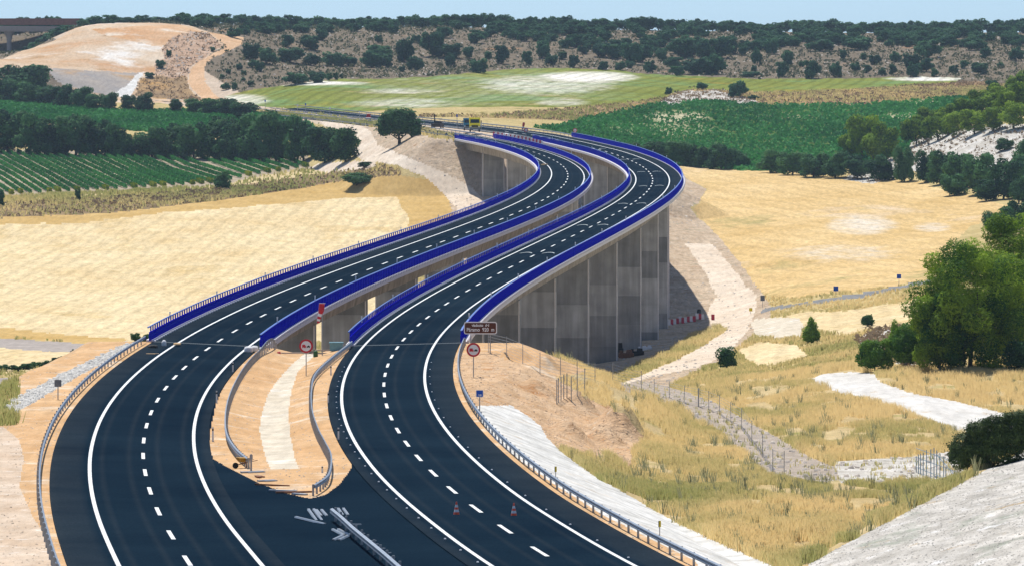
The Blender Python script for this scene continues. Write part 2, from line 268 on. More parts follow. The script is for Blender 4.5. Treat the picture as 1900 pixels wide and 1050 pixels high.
def base_z(x, D):
    u = np.clip(950 + F * x / D, -200, 2099.9); iu = ((u + 200) / 20); a = iu.astype(int); fa = iu - a
    t = np.clip((D - 140) / 5, 0, len(DT) - 1.01); b = t.astype(int); fb = t - b
    z = (TB[a, b] * (1 - fb) + TB[a, b + 1] * fb) * (1 - fa) + (TB[a + 1, b] * (1 - fb) + TB[a + 1, b + 1] * fb) * fa
    amp = np.clip((D - 600) / 600, .25, 1.0)
    return z + amp * 1.0 * fbm(x / 45, D / 60, 3, 3) + .3 * fbm(x / 6, D / 8, 9, 3)
def terrain_z(x, D):
    """ground height relative to the eye"""
    x = np.asarray(x, float); D = np.asarray(D, float)
    z = base_z(x, D)
    xl, xr, zr, el, er = RX('L', D), RX('R', D), RZ(D), RE('L', D), RE('R', D)
    eL = -(LW + OUTL) - .5; iL = LW + INL; iR = -(LW + INL); eR = LW + OUTL + .9
    # median
    xa, xb = xl + iL, xr + iR; za, zb = zr + el * iL, zr + er * iR
    t = np.clip((x - xa) / np.maximum(xb - xa, 1), 0, 1)
    swale = .75 * np.clip((D - 330) / 60, 0, 1) * np.sin(np.pi * t) ** 2
    zm = za * (1 - t) + zb * t - swale
    c = np.where(x < xa, zr + el * np.maximum(x - xl, eL), np.where(x > xb, zr + er * np.minimum(x - xr, eR), zm)) - .09
    vl = 6.0 + 2.5 * vnoise(D / 30, D * 0, 5)                                # left verge width
    bump_r = np.clip(1 - np.abs(D - 480) / 60, 0, 1) * 8 * (D < 600)
    dl = np.maximum(xl + eL - vl - x, 0)
    dr = np.maximum(x - (xr + eR + .6 + bump_r), 0)
    near = D < 950
    dD = np.where(near, np.maximum(D - D0 - 2, 0), np.maximum(D1 + 2 - D, 0))
    lat = np.maximum(dl * .55, np.where(near, dr * .40, dr * .5))
    c = c - np.hypot(lat, dD * .6) - .12 * fbm(x / 3, D / 4, 21, 3) * (np.clip(dl + dr, 0, 2))
    z = np.maximum(z, c)
    # chalk hillside at the lower right, nearest the camera
    u = 950 + F * x / D; Dc = 235 + (u - 1500) * .164
    zc = -24.4 + (Dc - D) * .045 - np.maximum(D - Dc, 0) * .65
    zc = np.where(u > 1250, zc, -99) + .12 * fbm(x / 2.0, D / 5.0, 31, 4)
    z = np.maximum(z, zc)
    # earth mounds: x, D, radius, height
    for (mx, my, mr, mh) in MOUNDS:
        q = np.clip(1 - ((x - mx) ** 2 + ((D - my) / 2.0) ** 2) / mr ** 2, 0, 1); z = z + mh * q * q * (1 + .6 * fbm(x / 1.5, D / 3, 44, 3))
    return z
MOUNDS = [(9.4, 432, 3.2, 2.6), (7.8, 420, 2.2, 1.4), (.4, 476, 2.2, 1.2), (3.2, 470, 2.0, 1.1), (5.0, 412, 2.4, 1.3), (7.2, 376, 2.2, 1.1), (2.4, 444, 1.8, .9), (6.2, 446, 2.0, 1.1), (8.4, 392, 1.8, .9), (36, 1230, 6, 2.0), (37, 1130, 6, 1.6), (38, 1060, 5, 1.8)]
def vproj(D, z): return HZ - F * z / D
def at(u, v, lo=150, hi=4000):
    """visible ground point under photo pixel (u, v), between two distances"""
    D = np.concatenate([np.arange(max(150, lo), min(hi, 700), .5), np.arange(max(700, lo), hi, 2.0)])
    x = (u - 950) / F * D; z = terrain_z(x, D); vv = vproj(D, z)
    i = np.argmax(vv <= v)
    if vv[i] > v: i = len(D) - 1
    return (float(x[i]), float(D[i]), float(z[i]) + EYE)
def sc(D): return F / D                 # photo pixels per metre at distance D
# ---------------------------------------------------------------- ground sheet, split where the land use changes
MU = np.concatenate([np.arange(-700, -60, 20.), np.arange(-60, 1961, 2.6), np.arange(1970, 2700, 20.)])
_d = [150.0]
while _d[-1] < 4000:
    D = _d[-1]; s = 2.6 * D * D / (F * 40.0)
    if D < 470: s = min(s, 1.6)
    if D > 1150: s = min(s, 5.0)
    if 1362 < D < 1426: s = .9
    if D > 1550: s = 3.5
    if D > 1950: s = 2.2
    if D > 2620: s = 60
    _d.append(D + max(.45, s))
MD = np.array(_d)
GU, GD = np.meshgrid(MU, MD)                 # rows: distance
GX = (GU - 950) / F * GD
GZ = terrain_z(GX, GD)
def inpoly(px, py, poly):
    r = np.zeros(px.shape, bool); n = len(poly); j = n - 1
    for i in range(n):
        xi, yi = poly[i]; xj, yj = poly[j]
        if yi != yj: r ^= ((yi > py) != (yj > py)) & (px < (xj - xi) * (py - yi) / (yj - yi) + xi)
        j = i
    return r
def blob(u, v, cu, cv, ru, rv): return np.clip(1.15 - ((u - cu) / ru) ** 2 - ((v - cv) / rv) ** 2, 0, 1)
# (name, material key, nearest, farthest distance, outline); earlier wins
CH = [(1504,1100),(1500,1045),(1900,834),(2800,360),(2800,1500),(1450,1500)]
ISL = [(497,636),(520,627),(652,627),(645,660),(630,684),(617,712),(614,742),(618,772),(628,800),(641,826),(656,850),(650,872),(630,897),(605,917),(575,924),(530,914),(480,895),(430,870),(397,852),(388,830),(390,800),(400,750),(415,715),(437,680),(460,655)]
REG = [
 ('concrete_ditch','conc_old',330,512,[(608,637),(574,668),(552,690),(542,720),(535,760),(537,800),(547,850),(574,914),(535,907),(505,880),(490,840),(481,800),(486,765),(497,732),(517,702),(545,672),(580,645)]),
 ('median_strip','sand',300,512,ISL),
 ('chalk_hillside','chalk_near',150,330,CH),
 ('concrete_apron','conc_white',230,470,[(886,752),(945,751),(962,760),(985,775),(1003,790),(1018,815),(1045,840),(1075,862),(1110,888),(1150,908),(1200,938),(1250,966),(1320,1000),(1380,1025),(1480,1068),(1480,1200),(1380,1200),(1290,1040),(1210,1000),(1120,955),(1040,905),(960,850),(915,810),(893,780)]),
 ('rubble_strip','rubble',380,520,[(-80,790),(-60,785),(0,752),(60,722),(120,690),(180,662),(232,638),(258,634),(200,668),(140,700),(80,735),(30,765),(0,790),(-60,830)]),
 ('verge','verge_far',1380,2300,[(470,208),(560,220),(700,238),(830,262),(850,262),(850,250),(760,236),(640,218),(480,203)]),
 ('access_track','dirt_orange',2000,2400,[(385,60),(452,70),(446,84),(420,98),(392,110),(380,126),(382,150),(395,172),(422,192),(378,188),(352,160),(348,138),(362,118),(385,105),(412,92),(415,82)]),
 ('cut_slope','gravelgrey',2000,2250,[(88,126),(150,131),(256,136),(240,155),(205,178),(165,176),(100,150)]),
 ('cut_slope','chalk',2000,2250,[(256,136),(268,134),(240,182),(205,180),(238,155)]),
 ('rocky_cut','rocky_cut',1990,2330,[(300,92),(318,70),(352,60),(386,62),(412,84),(385,104),(358,120),(345,142),(318,146),(288,138),(284,122),(306,108)]),
 ('orange_cut','dirt_orange2',1990,2330,[(170,56),(230,50),(330,46),(388,60),(350,62),(318,72),(300,88),(262,80),(210,70)]),
 ('dry_slope','bank',1990,2330,[(262,146),(300,140),(345,142),(352,165),(372,186),(300,184),(250,178)]),
 ('embankment','embank',1990,2330,[(-300,150),(-100,118),(0,110),(60,88),(100,76),(150,44),(200,40),(330,40),(385,58),(415,84),(385,105),(358,120),(345,140),(352,165),(380,190),(150,192),(100,130),(0,126),(-300,200)]),
 ('farm_track','dirt_white',700,1800,[(596,224),(660,228),(690,246),(700,268),(745,288),(820,318),(870,345),(910,380),(850,405),(846,385),(815,352),(785,328),(740,308),(690,300),(670,298),(655,282),(668,262),(640,245),(600,236)]),
 ('stony_verge','verge_pale',150,420,[(-80,800),(5,790),(35,815),(45,850),(35,900),(62,960),(95,1010),(118,1060),(-80,1200)]),
 ('farm_track','dirt_white',700,1800,[(575,310),(600,303),(690,299),(700,306),(690,312),(640,318),(600,320)]),
 ('spoil_ground','pink',1200,1800,[(660,228),(850,245),(862,262),(870,300),(905,370),(940,420),(850,420),(842,380),(800,335),(830,345),(900,388),(900,372),(820,318),(745,288),(700,268),(690,246)]),
 ('vineyard_soil','vinesoil',1300,1800,[(-80,275),(0,278),(570,288),(576,312),(480,328),(400,345),(200,357),(0,366),(-80,368)]),
 ('vineyard_soil','greensoil',1600,2050,[(-80,178),(0,182),(210,205),(420,206),(560,225),(600,245),(540,262),(240,243),(0,222),(-80,220)]),
 ('verge','drystraw',1350,1800,[(-80,366),(0,364),(200,355),(400,343),(480,327),(576,311),(640,312),(600,322),(480,340),(400,352),(200,368),(0,380),(-80,380)]),
 ('scrub_ground','scrub',1100,1800,[(-80,376),(0,376),(200,364),(400,348),(480,336),(600,318),(700,305),(745,318),(740,326),(650,333),(560,350),(400,373),(200,396),(0,404),(-80,405)]),
 ('stubble_margin','stubble',900,1700,[(-80,404),(0,403),(200,395),(400,372),(560,349),(650,332),(740,325),(800,335),(835,370),(840,402),(760,425),(755,400),(735,365),(640,368),(480,382),(300,395),(150,414),(0,417),(-80,418)]),
 ('stubble_margin','stubble',700,1100,[(-80,605),(0,607),(80,616),(160,624),(240,628),(215,642),(100,632),(0,626),(-80,624)]),
 ('wheat_field','wheat',900,1700,[(-700,430),(-80,416),(0,416),(150,413),(300,394),(480,381),(640,367),(735,364),(756,400),(760,430),(760,640),(240,640),(160,626),(0,608),(-700,590)]),
 ('field_track','grey_track',700,1100,[(-80,624),(0,627),(100,633),(215,641),(200,652),(100,652),(0,645),(-80,642)]),
 ('wheat_field','wheat',700,1100,[(-80,642),(0,645),(100,652),(200,652),(180,675),(140,672),(60,688),(0,690),(-80,690)]),
 ('field_track','grey_track',640,1100,[(-80,706),(0,702),(60,698),(130,690),(110,702),(40,712),(0,714),(-80,716)]),
 ('wheat_field','wheat',500,1100,[(-80,716),(0,714),(80,703),(60,730),(0,790),(-80,800)]),
 ('chalk_outcrop','chalkgrass',1800,2100,[(1222,190),(1245,178),(1280,169),(1330,168),(1372,178),(1402,187),(1415,195),(1350,192),(1300,188),(1240,196)]),
 ('chalky_field','chalkfield',1850,2400,[(415,180),(450,170),(490,163),(560,155),(640,146),(700,147),(800,143),(870,136),(960,128),(1040,127),(1130,130),(1200,138),(1300,142),(1400,147),(1570,146),(1700,143),(1785,145),(1770,153),(1680,160),(1580,168),(1420,173),(1330,166),(1290,166),(1250,172),(1232,182),(1150,192),(1080,199),(1000,206),(900,214),(780,214),(600,209),(480,197),(430,188)]),
 ('field_bank','bank',1750,2300,[(780,214),(900,214),(1000,206),(1080,199),(1150,192),(1235,181),(1290,166),(1420,173),(1580,168),(1680,160),(1770,153),(1830,152),(1870,160),(1860,172),(1800,180),(1700,186),(1600,196),(1430,196),(1380,193),(1300,189),(1215,194),(1150,208),(1085,222),(1030,236),(980,240),(880,240),(780,232)]),
 ('green_field','greensoil',1650,2050,[(980,238),(1030,236),(1085,222),(1150,208),(1215,194),(1300,189),(1380,193),(1430,196),(1600,196),(1700,186),(1830,178),(1840,192),(1760,215),(1700,245),(1680,290),(1560,318),(1400,318),(1210,305),(1150,290),(1050,262)]),
 ('chalk_slope','chalkgrass',1380,1900,[(1560,332),(1640,300),(1690,262),(1740,245),(1800,240),(1850,232),(2100,222),(2100,330),(1880,345),(1800,330),(1690,318),(1620,342)]),
 ('track_grass','drygrass',560,1100,[(1085,716),(1130,700),(1180,680),(1240,652),(1285,622),(1335,600),(1348,612),(1305,642),(1245,672),(1205,690),(1150,712)]),
 ('construction_track','dirt_white',560,1300,[(1234,352),(1252,354),(1268,385),(1300,430),(1345,480),(1375,520),(1400,545),(1405,562),(1398,585),(1388,612),(1360,645),(1325,668),(1290,682),(1215,697),(1160,712),(1135,706),(1160,696),(1205,688),(1255,660),(1300,632),(1322,604),(1310,588),(1316,570),(1330,550),(1315,520),(1290,480),(1262,440)]),
 ('spoil_ground','pink',600,1750,[(1225,310),(1262,325),(1310,352),(1300,372),(1280,388),(1320,425),(1360,470),(1390,512),(1412,542),(1420,570),(1390,600),(1330,590),(1325,620),(1240,665),(1205,690),(1060,700),(900,700),(900,420),(1000,330)]),
 ('concrete_pad','conc_old',700,1100,[(1392,592),(1440,588),(1482,590),(1492,605),(1486,626),(1440,628),(1400,624)]),
 ('wheat_field','wheat_r',900,1800,[(1225,296),(1320,306),(1400,315),(1520,324),(1650,334),(1715,338),(1740,350),(1800,362),(1868,382),(1850,405),(1800,420),(1770,450),(1745,500),(1720,520),(1650,532),(1560,544),(1480,552),(1430,552),(1408,540),(1360,470),(1320,425),(1285,390),(1300,372),(1312,352),(1262,325)]),
 ('wheat_field','wheat',700,1100,[(1455,585),(1500,578),(1560,578),(1700,556),(1725,548),(1725,600),(1600,615),(1570,625),(1500,610)]),
 ('wheat_field','wheat',600,900,[(1370,650),(1410,634),(1480,640),(1500,660),(1460,675),(1400,682)]),
 ('valley_road','asphalt_old',800,1150,[(1296,588),(1400,574),(1440,568),(1500,560),(1560,550),(1640,536),(1730,517),(1900,480),(1900,486),(1730,524),(1640,544),(1560,558),(1480,567),(1420,578),(1320,594)]),
 ('white_track','dirt_chalk',400,720,[(1506,703),(1529,693),(1575,690),(1622,693),(1632,709),(1665,720),(1698,730),(1740,738),(1774,744),(1837,760),(1905,775),(2800,1000),(2800,1100),(1905,826),(1850,818),(1799,811),(1736,786),(1673,762),(1622,747),(1572,732),(1521,714)]),
 ('gravel_path','gravel',330,800,[(1140,706),(1170,702),(1230,714),(1290,733),(1350,760),(1400,788),(1450,815),(1500,846),(1550,866),(1560,890),(1500,896),(1440,894),(1416,878),(1392,850),(1350,814),(1308,786),(1260,758),(1206,736),(1160,724)]),
 ('chalk_ground','chalkgrass',330,560,[(1545,856),(1600,852),(1700,846),(1770,836),(1800,850),(1790,900),(1740,905),(1715,894),(1640,896),(1560,896)]),
 ('chalk_slope','chalkgrass',560,1100,[(1585,630),(1620,612),(1660,595),(1690,583),(1760,590),(1760,660),(1690,690),(1640,660),(1600,650)]),
 ('chalk_slope','pink',580,900,[(1840,600),(1905,560),(2300,500),(2300,680),(1905,650),(1870,640)]),
 ('spoil_slope','spoil',380,560,[(843,655),(905,652),(958,672),(1010,695),(1060,718),(1095,742),(1140,758),(1180,788),(1196,820),(1175,840),(1172,880),(1215,925),(1215,945),(1150,912),(1110,892),(1075,866),(1045,844),(1018,819),(1003,794),(985,779),(962,764),(945,755),(886,756),(870,740),(846,700)]),
]
JU = 5.0 * fbm(GX / (GD * .008), GD / (GD * 0 + 10), 61, 4); 
def region_index(U, D, X, Z):
    V = vproj(D, Z)
    j = np.where(D < 515, .3, 1.0); U2 = U + j * 5.0 * fbm(U / 16, V / 9, 71, 4); V2 = V + j * 1.8 * fbm(U / 16, V / 9, 72, 4)
    idx = np.full(U.shape, -1, np.int32)
    for k in range(len(REG) - 1, -1, -1):
        nm, mk, lo, hi, poly = REG[k]; P = np.array(poly, float)
        sel = (D >= lo) & (D <= hi) & (U2 > P[:, 0].min()) & (U2 < P[:, 0].max()) & (V2 > P[:, 1].min()) & (V2 < P[:, 1].max())
        ii = np.nonzero(sel)
        if len(ii[0]) == 0: continue
        q = inpoly(U2[ii], V2[ii], poly); idx[tuple(a[q] for a in ii)] = k
    return idx
fU = (GU[:-1, :-1] + GU[1:, 1:]) / 2; fD = (GD[:-1, :-1] + GD[1:, 1:]) / 2; fX = (fU - 950) / F * fD; fZ = (GZ[:-1, :-1] + GZ[1:, 1:]) / 2
IDX = region_index(fU, fD, fX, fZ)
# fallbacks by place
xl, xr = RX('L', fD), RX('R', fD)
DEF = [('roadside_verge', 'sand'), ('grass_meadow', 'meadow'), ('valley_grass', 'drygrass'), ('rocky_hillside', 'hill'), ('far_roadside', 'verge_far'), ('valley_spoil', 'pink'), ('median_crossover', 'asphalt')]
oth = IDX < 0
near = fD < 512
c = np.full(fU.shape, 2, np.int32)
c[(fD < 640) & (fX > xr)] = 1
c[near & (fX < xr + 9 + np.clip(1 - np.abs(fD - 480) / 60, 0, 1) * 10) & (fX > xl - 22)] = 0
c[(fD > 2020)] = 3
c[(fD > 1380) & (fD < 2300) & (np.abs(fX - (xl + xr) / 2) < 24)] = 4
c[(fD > 512) & (fD < 1380) & (np.abs(fX - (xl + xr) / 2) < 34) ] = 5
c[near & (fX > xl + 4.5) & (fX < xr - 4.5)] = 6
IDX[oth] = c[oth] + len(REG)
# whole-sheet vertex normals
gx = np.stack([GX, GD, GZ], -1)
du = np.gradient(gx, axis=1); dv = np.gradient(gx, axis=0); NRM = np.cross(du, dv); NRM /= np.linalg.norm(NRM, axis=-1, keepdims=True)
NRM[NRM[..., 2] < 0] *= -1
nr, nc = GX.shape
fi, fj = np.meshgrid(np.arange(nr - 1), np.arange(nc - 1), indexing='ij')
def asphalt():
    m, n, b = new_mat('new_asphalt'); b.inputs['Roughness'].default_value = .9; b.inputs['Specular IOR Level'].default_value = 0.0
    g = n.nodes.new('ShaderNodeNewGeometry')
    def no(s, d=4, w=.6):
        t = n.nodes.new('ShaderNodeTexNoise'); t.inputs['Scale'].default_value = s; t.inputs['Detail'].default_value = d; t.inputs['Roughness'].default_value = w
        n.links.new(g.outputs['Position'], t.inputs['Vector']); return t.outputs[0]
    r = n.nodes.new('ShaderNodeValToRGB'); e = r.color_ramp.elements; e[0].position = .3; e[1].position = .72
    e[0].color = (.004, .0125, .025, 1); e[1].color = (.010, .024, .040, 1)
    n.links.new(no(.06, 6), r.inputs[0])
    # worn wheel tracks, the joint between paving passes, dust along the shoulders: from the lateral position on the road
    at_ = n.nodes.new('ShaderNodeAttribute'); at_.attribute_name = 'lat'
    ab = n.nodes.new('ShaderNodeMath'); ab.operation = 'ABSOLUTE'; n.links.new(at_.outputs['Fac'], ab.inputs[0])
    dv = n.nodes.new('ShaderNodeMath'); dv.operation = 'DIVIDE'; dv.inputs[1].default_value = 7.0; n.links.new(ab.outputs[0], dv.inputs[0])
    rt = n.nodes.new('ShaderNodeValToRGB'); el_ = rt.color_ramp.elements; el_[0].position = 0; el_[0].color = (0, 0, 0, 1); el_[1].position = 1; el_[1].color = (.9, .9, .9, 1)
    for ps, vv_ in ((.10, .0), (.14, .30), (.18, .0), (.36, .0), (.40, .30), (.44, .0), (.56, .0), (.62, .35), (.80, .45)):
        e_ = el_.new(ps); e_.color = (vv_, vv_, vv_, 1)
    n.links.new(dv.outputs[0], rt.inputs[0]); sn = n.nodes.new('ShaderNodeMath'); sn.operation = 'MULTIPLY'; n.links.new(rt.outputs[0], sn.inputs[0]); n.links.new(no(.12, 6, .75), sn.inputs[1])
    mt = n.nodes.new('ShaderNodeMix'); mt.data_type = 'RGBA'; n.links.new(sn.outputs[0], mt.inputs[0]); n.links.new(r.outputs[0], mt.inputs[6]); mt.inputs[7].default_value = (.055, .062, .066, 1)
    r = mt
    mx = n.nodes.new('ShaderNodeMix'); mx.data_type = 'RGBA'; mx.blend_type = 'MULTIPLY'; mx.inputs[0].default_value = .5
    r2 = n.nodes.new('ShaderNodeValToRGB'); q = r2.color_ramp.elements; q[0].position = .35; q[1].position = .65; q[0].color = (.5, .5, .5, 1); q[1].color = (1.5, 1.5, 1.5, 1)
    n.links.new(no(7, 3, .8), r2.inputs[0]); n.links.new(r.outputs[2], mx.inputs[6]); n.links.new(r2.outputs[0], mx.inputs[7]); n.links.new(mx.outputs[2], b.inputs['Base Color'])
    bp = n.nodes.new('ShaderNodeBump'); bp.inputs['Distance'].default_value = .012; n.links.new(no(22, 3, .7), bp.inputs['Height']); n.links.new(bp.outputs[0], b.inputs['Normal'])
    return m
M_ASPH = asphalt()
MAT = {'asphalt': M_ASPH}
def GM(k):
    if k in MAT: return MAT[k]
    g = ground
    S = {
     'sand': lambda: g('sandy_fill', (.56,.34,.17), (.66,.44,.25), .12, [((.72,.60,.46), .18, .54, .15), ((.48,.30,.16), .35, .60, .12), ((.36,.22,.12), 1.2, .66, .08)], .06, 2.5),
     'conc_old': lambda: g('weathered_concrete', (.58,.50,.38), (.72,.65,.53), .35, [((.82,.80,.75), .12, .60, .08), ((.45,.33,.2), .8, .72, .1)], .03, 3),
     'conc_white': lambda: g('fresh_concrete', (.58,.57,.53), (.72,.71,.68), .25, [((.56,.47,.36), .3, .58, .14), ((.42,.40,.36), .8, .68, .06)], .08, 1.2, rows=(5, 1.3, .12)),
     'rubble': lambda: g('pale_rubble', (.45,.44,.40), (.70,.69,.65), .8, [((.2,.19,.17), 1.6, .62, .08)], .4, 1.2),
     'chalk_near': lambda: g('chalk_face', (.44,.41,.36), (.72,.68,.62), .5, [((.30,.33,.26), .14, .55, .14), ((.48,.36,.22), .35, .60, .12), ((.82,.80,.77), .45, .58, .10), ((.10,.09,.07), 2.4, .70, .05)], .25, 1.6, stretch=(1.6, .55, 1.6, .5)),
     'dirt_orange': lambda: g('orange_earth', (.58,.36,.20), (.68,.47,.30), .05, [], .2, .8),
     'rocky_cut': lambda: g('rocky_cut', (.44,.28,.18), (.60,.43,.31), .08, [((.24,.17,.11), .14, .58, .1), ((.66,.56,.46), .2, .62, .1)], 1.2, .3),
     'dirt_orange2': lambda: g('orange_cut_earth', (.56,.31,.15), (.68,.48,.31), .04, [((.72,.62,.50), .05, .56, .12)], .5, .4),
     'embank': lambda: g('cut_earth', (.54,.35,.20), (.68,.57,.44), .03, [((.54,.27,.11), .016, .54, .16), ((.80,.76,.70), .02, .58, .1), ((.40,.26,.14), .05, .60, .1)], .5, .4),
     'gravelgrey': lambda: g('grey_gravel', (.30,.29,.29), (.44,.38,.32), .05, [((.48,.32,.18), .03, .55, .1)], .2, .8),
     'chalk': lambda: g('chalk', (.62,.60,.56), (.8,.79,.76), .1, [], .2, .8),
     'dirt_white': lambda: g('pale_dirt', (.62,.50,.38), (.76,.66,.54), .08, [((.48,.34,.22), .3, .62, .12)], .15, 1),
     'dirt_chalk': lambda: g('chalk_track', (.58,.55,.50), (.74,.72,.68), .25, [((.50,.38,.24), .4, .62, .12)], .1, 1.5, stretch=(1, .4, 1, .1)),
     'pink': lambda: g('stony_fill', (.46,.34,.23), (.63,.51,.38), .10, [((.38,.22,.12), .2, .60, .1), ((.33,.31,.22), .14, .60, .10), ((.78,.72,.64), .5, .62, .1)], .8, .5, fine=.3),
     'spoil': lambda: g('reddish_spoil', (.60,.38,.21), (.72,.52,.34), .35, [((.52,.25,.10), .3, .56, .14), ((.78,.66,.52), 1.0, .62, .1)], .5, 1.1),
     'vinesoil': lambda: g('vineyard_earth', (.34,.28,.20), (.48,.40,.30), .2, [], .1, 1),
     'greensoil': lambda: g('field_earth', (.07,.13,.035), (.13,.2,.06), .08, [((.30,.34,.12), .05, .64, .1)], .3, .5, attr=[('bare', (.60,.54,.36), .22)]),
     'drystraw': lambda: g('dry_straw', (.52,.40,.20), (.66,.54,.32), .15, [], .2, 1),
     'scrub': lambda: g('scrubby_ground', (.20,.145,.085), (.36,.26,.15), .12, [((.13,.14,.06), .15, .60, .1), ((.50,.36,.19), .2, .62, .1)], .8, .4),
     'stubble': lambda: g('stubble', (.50,.33,.12), (.60,.42,.18), .06, [], .15, 1),
     'wheat': lambda: g('ripe_wheat', (.66,.50,.27), (.77,.64,.40), .05, [((.60,.44,.21), .04, .56, .14), ((.30,.25,.09), .05, .70, .06)], .5, .5, stretch=(1, .6, 1, .3), fine=.28, rows=(4.5, .06, .07)),
     'wheat_r': lambda: g('golden_wheat', (.58,.40,.17), (.72,.53,.27), .04, [((.34,.31,.13), .028, .60, .14), ((.68,.55,.40), .016, .60, .12)], .5, .4, stretch=(1, .5, 1, -.2), fine=.28, rows=(8, -.2, .06), attr=[('pale', (.72,.64,.52), .2)]),
     'grey_track': lambda: g('grey_dirt', (.34,.30,.27), (.44,.39,.35), .1, [], .1, 1),
     'chalkfield': lambda: g('chalky_crop', (.17,.19,.035), (.24,.27,.065), .018, [((.17,.26,.09), .02, .5, .12), ((.30,.23,.04), .03, .58, .1)], .3, .4, attr=[('chalk', (.80,.76,.68), .12)], rows=(7, .15, .16), fine=.3),
     'chalkgrass': lambda: g('chalky_ground', (.50,.46,.39), (.74,.71,.66), .2, [((.15,.13,.07), .12, .60, .08), ((.08,.08,.04), .35, .68, .06)], .8, .5),
     'bank': lambda: g('dry_bank', (.26,.19,.12), (.44,.29,.15), .06, [((.50,.30,.12), .05, .55, .1), ((.2,.2,.13), .08, .66, .1)], .8, .3),
     'verge_pale': lambda: g('pale_stony_verge', (.54,.40,.28), (.70,.58,.46), .2, [((.80,.76,.70), .6, .6, .1), ((.28,.20,.14), 1.0, .70, .06)], .12, 2),
     'asphalt_old': lambda: g('grey_asphalt', (.20,.20,.20), (.28,.28,.28), .2, [], .02, 2),
     'gravel': lambda: g('path_gravel', (.36,.30,.24), (.50,.43,.36), .4, [((.2,.15,.1), 1.2, .66, .1)], .15, 2),
     'meadow': lambda: g('dry_meadow', (.50,.37,.18), (.62,.49,.27), .12, [((.30,.28,.09), .10, .58, .14), ((.55,.49,.40), .35, .68, .08)], .25, 1.5),
     'drygrass': lambda: g('dry_grass', (.44,.34,.15), (.60,.48,.24), .06, [((.17,.17,.06), .07, .58, .12), ((.22,.15,.09), .15, .64, .1)], .6, .5),
     'hill': lambda: g('stony_hillside', (.16,.13,.09), (.26,.21,.155), .04, [((.36,.31,.25), .12, .64, .1), ((.40,.22,.11), .02, .62, .1), ((.09,.09,.05), .10, .62, .08)], 1.5, .25),
     'verge_far': lambda: g('roadside_gravel', (.50,.38,.27), (.60,.50,.40), .1, [], .1, 1),
    }
    MAT[k] = S[k](); return MAT[k]
GVv = vproj(GD, GZ)
ATTR = {
 'chalk': np.maximum.reduce([blob(GU, GVv, 1085, 144, 105, 12), .5 * blob(GU, GVv, 1010, 158, 150, 22), .42 * blob(GU, GVv, 745, 170, 90, 7), .36 * blob(GU, GVv, 760, 192, 130, 12), blob(GU, GVv, 560, 155, 130, 5), .6 * blob(GU, GVv, 450, 186, 60, 12), .4 * blob(GU, GVv, 1040, 190, 60, 10), blob(GU, GVv, 1720, 147, 80, 5), .16 * blob(GU, GVv, 900, 165, 300, 40)]) * (GD > 1800),
 'bare': np.maximum.reduce([.8 * blob(GU, GVv, 1255, 218, 70, 14), .5 * blob(GU, GVv, 1230, 240, 120, 18), .75 * blob(GU, GVv, 1690, 218, 75, 10), .4 * blob(GU, GVv, 1460, 215, 60, 8), .6 * blob(GU, GVv, 1720, 190, 70, 8)]) * (GD > 1500),
 'pale': np.maximum.reduce([.8 * blob(GU, GVv, 1600, 418, 70, 20), .6 * blob(GU, GVv, 1730, 422, 40, 10), .4 * blob(GU, GVv, 1560, 470, 130, 20)]) * (GD > 900),
}
names = REG + [(a, b, 0, 0, 0) for a, b in DEF]
groups = {}
for k in np.unique(IDX): groups.setdefault((names[k][0], names[k][1]), []).append(k)
for (nm, mk), ks in groups.items():
    m = np.isin(IDX, ks); a, b = fi[m], fj[m]
    Q = np.stack([a * nc + b, a * nc + b + 1, (a + 1) * nc + b + 1, (a + 1) * nc + b], 1)
    uq, inv = np.unique(Q, return_inverse=True); Q = inv.reshape(Q.shape)
    V = np.stack([GX.ravel()[uq], GD.ravel()[uq], GZ.ravel()[uq] + EYE], 1)
    me = np_mesh(nm, V, Q, GM(mk), True)
    try: me.normals_split_custom_set_from_vertices(NRM.reshape(-1, 3)[uq].tolist())
    except Exception as ex: print('normals', ex)
    need = {'chalkfield': 'chalk', 'greensoil': 'bare', 'wheat_r': 'pale'}.get(mk)
    if need:
        at_ = me.attributes.new(need, 'FLOAT', 'POINT'); at_.data.foreach_set('value', ATTR[need].ravel()[uq].astype(np.float32))
    tag(link(nm, me), kind='structure')
# horizon plain beyond the wooded ridge, joined to the sheet's far edge
pv = [(-1800, 3900, EYE + 5), (1800, 3900, EYE + 5), (6000, 12000, EYE - 40), (-6000, 12000, EYE - 40)]
tag(MB().poly(pv).build('distant_plain', GM('hill')), kind='structure')

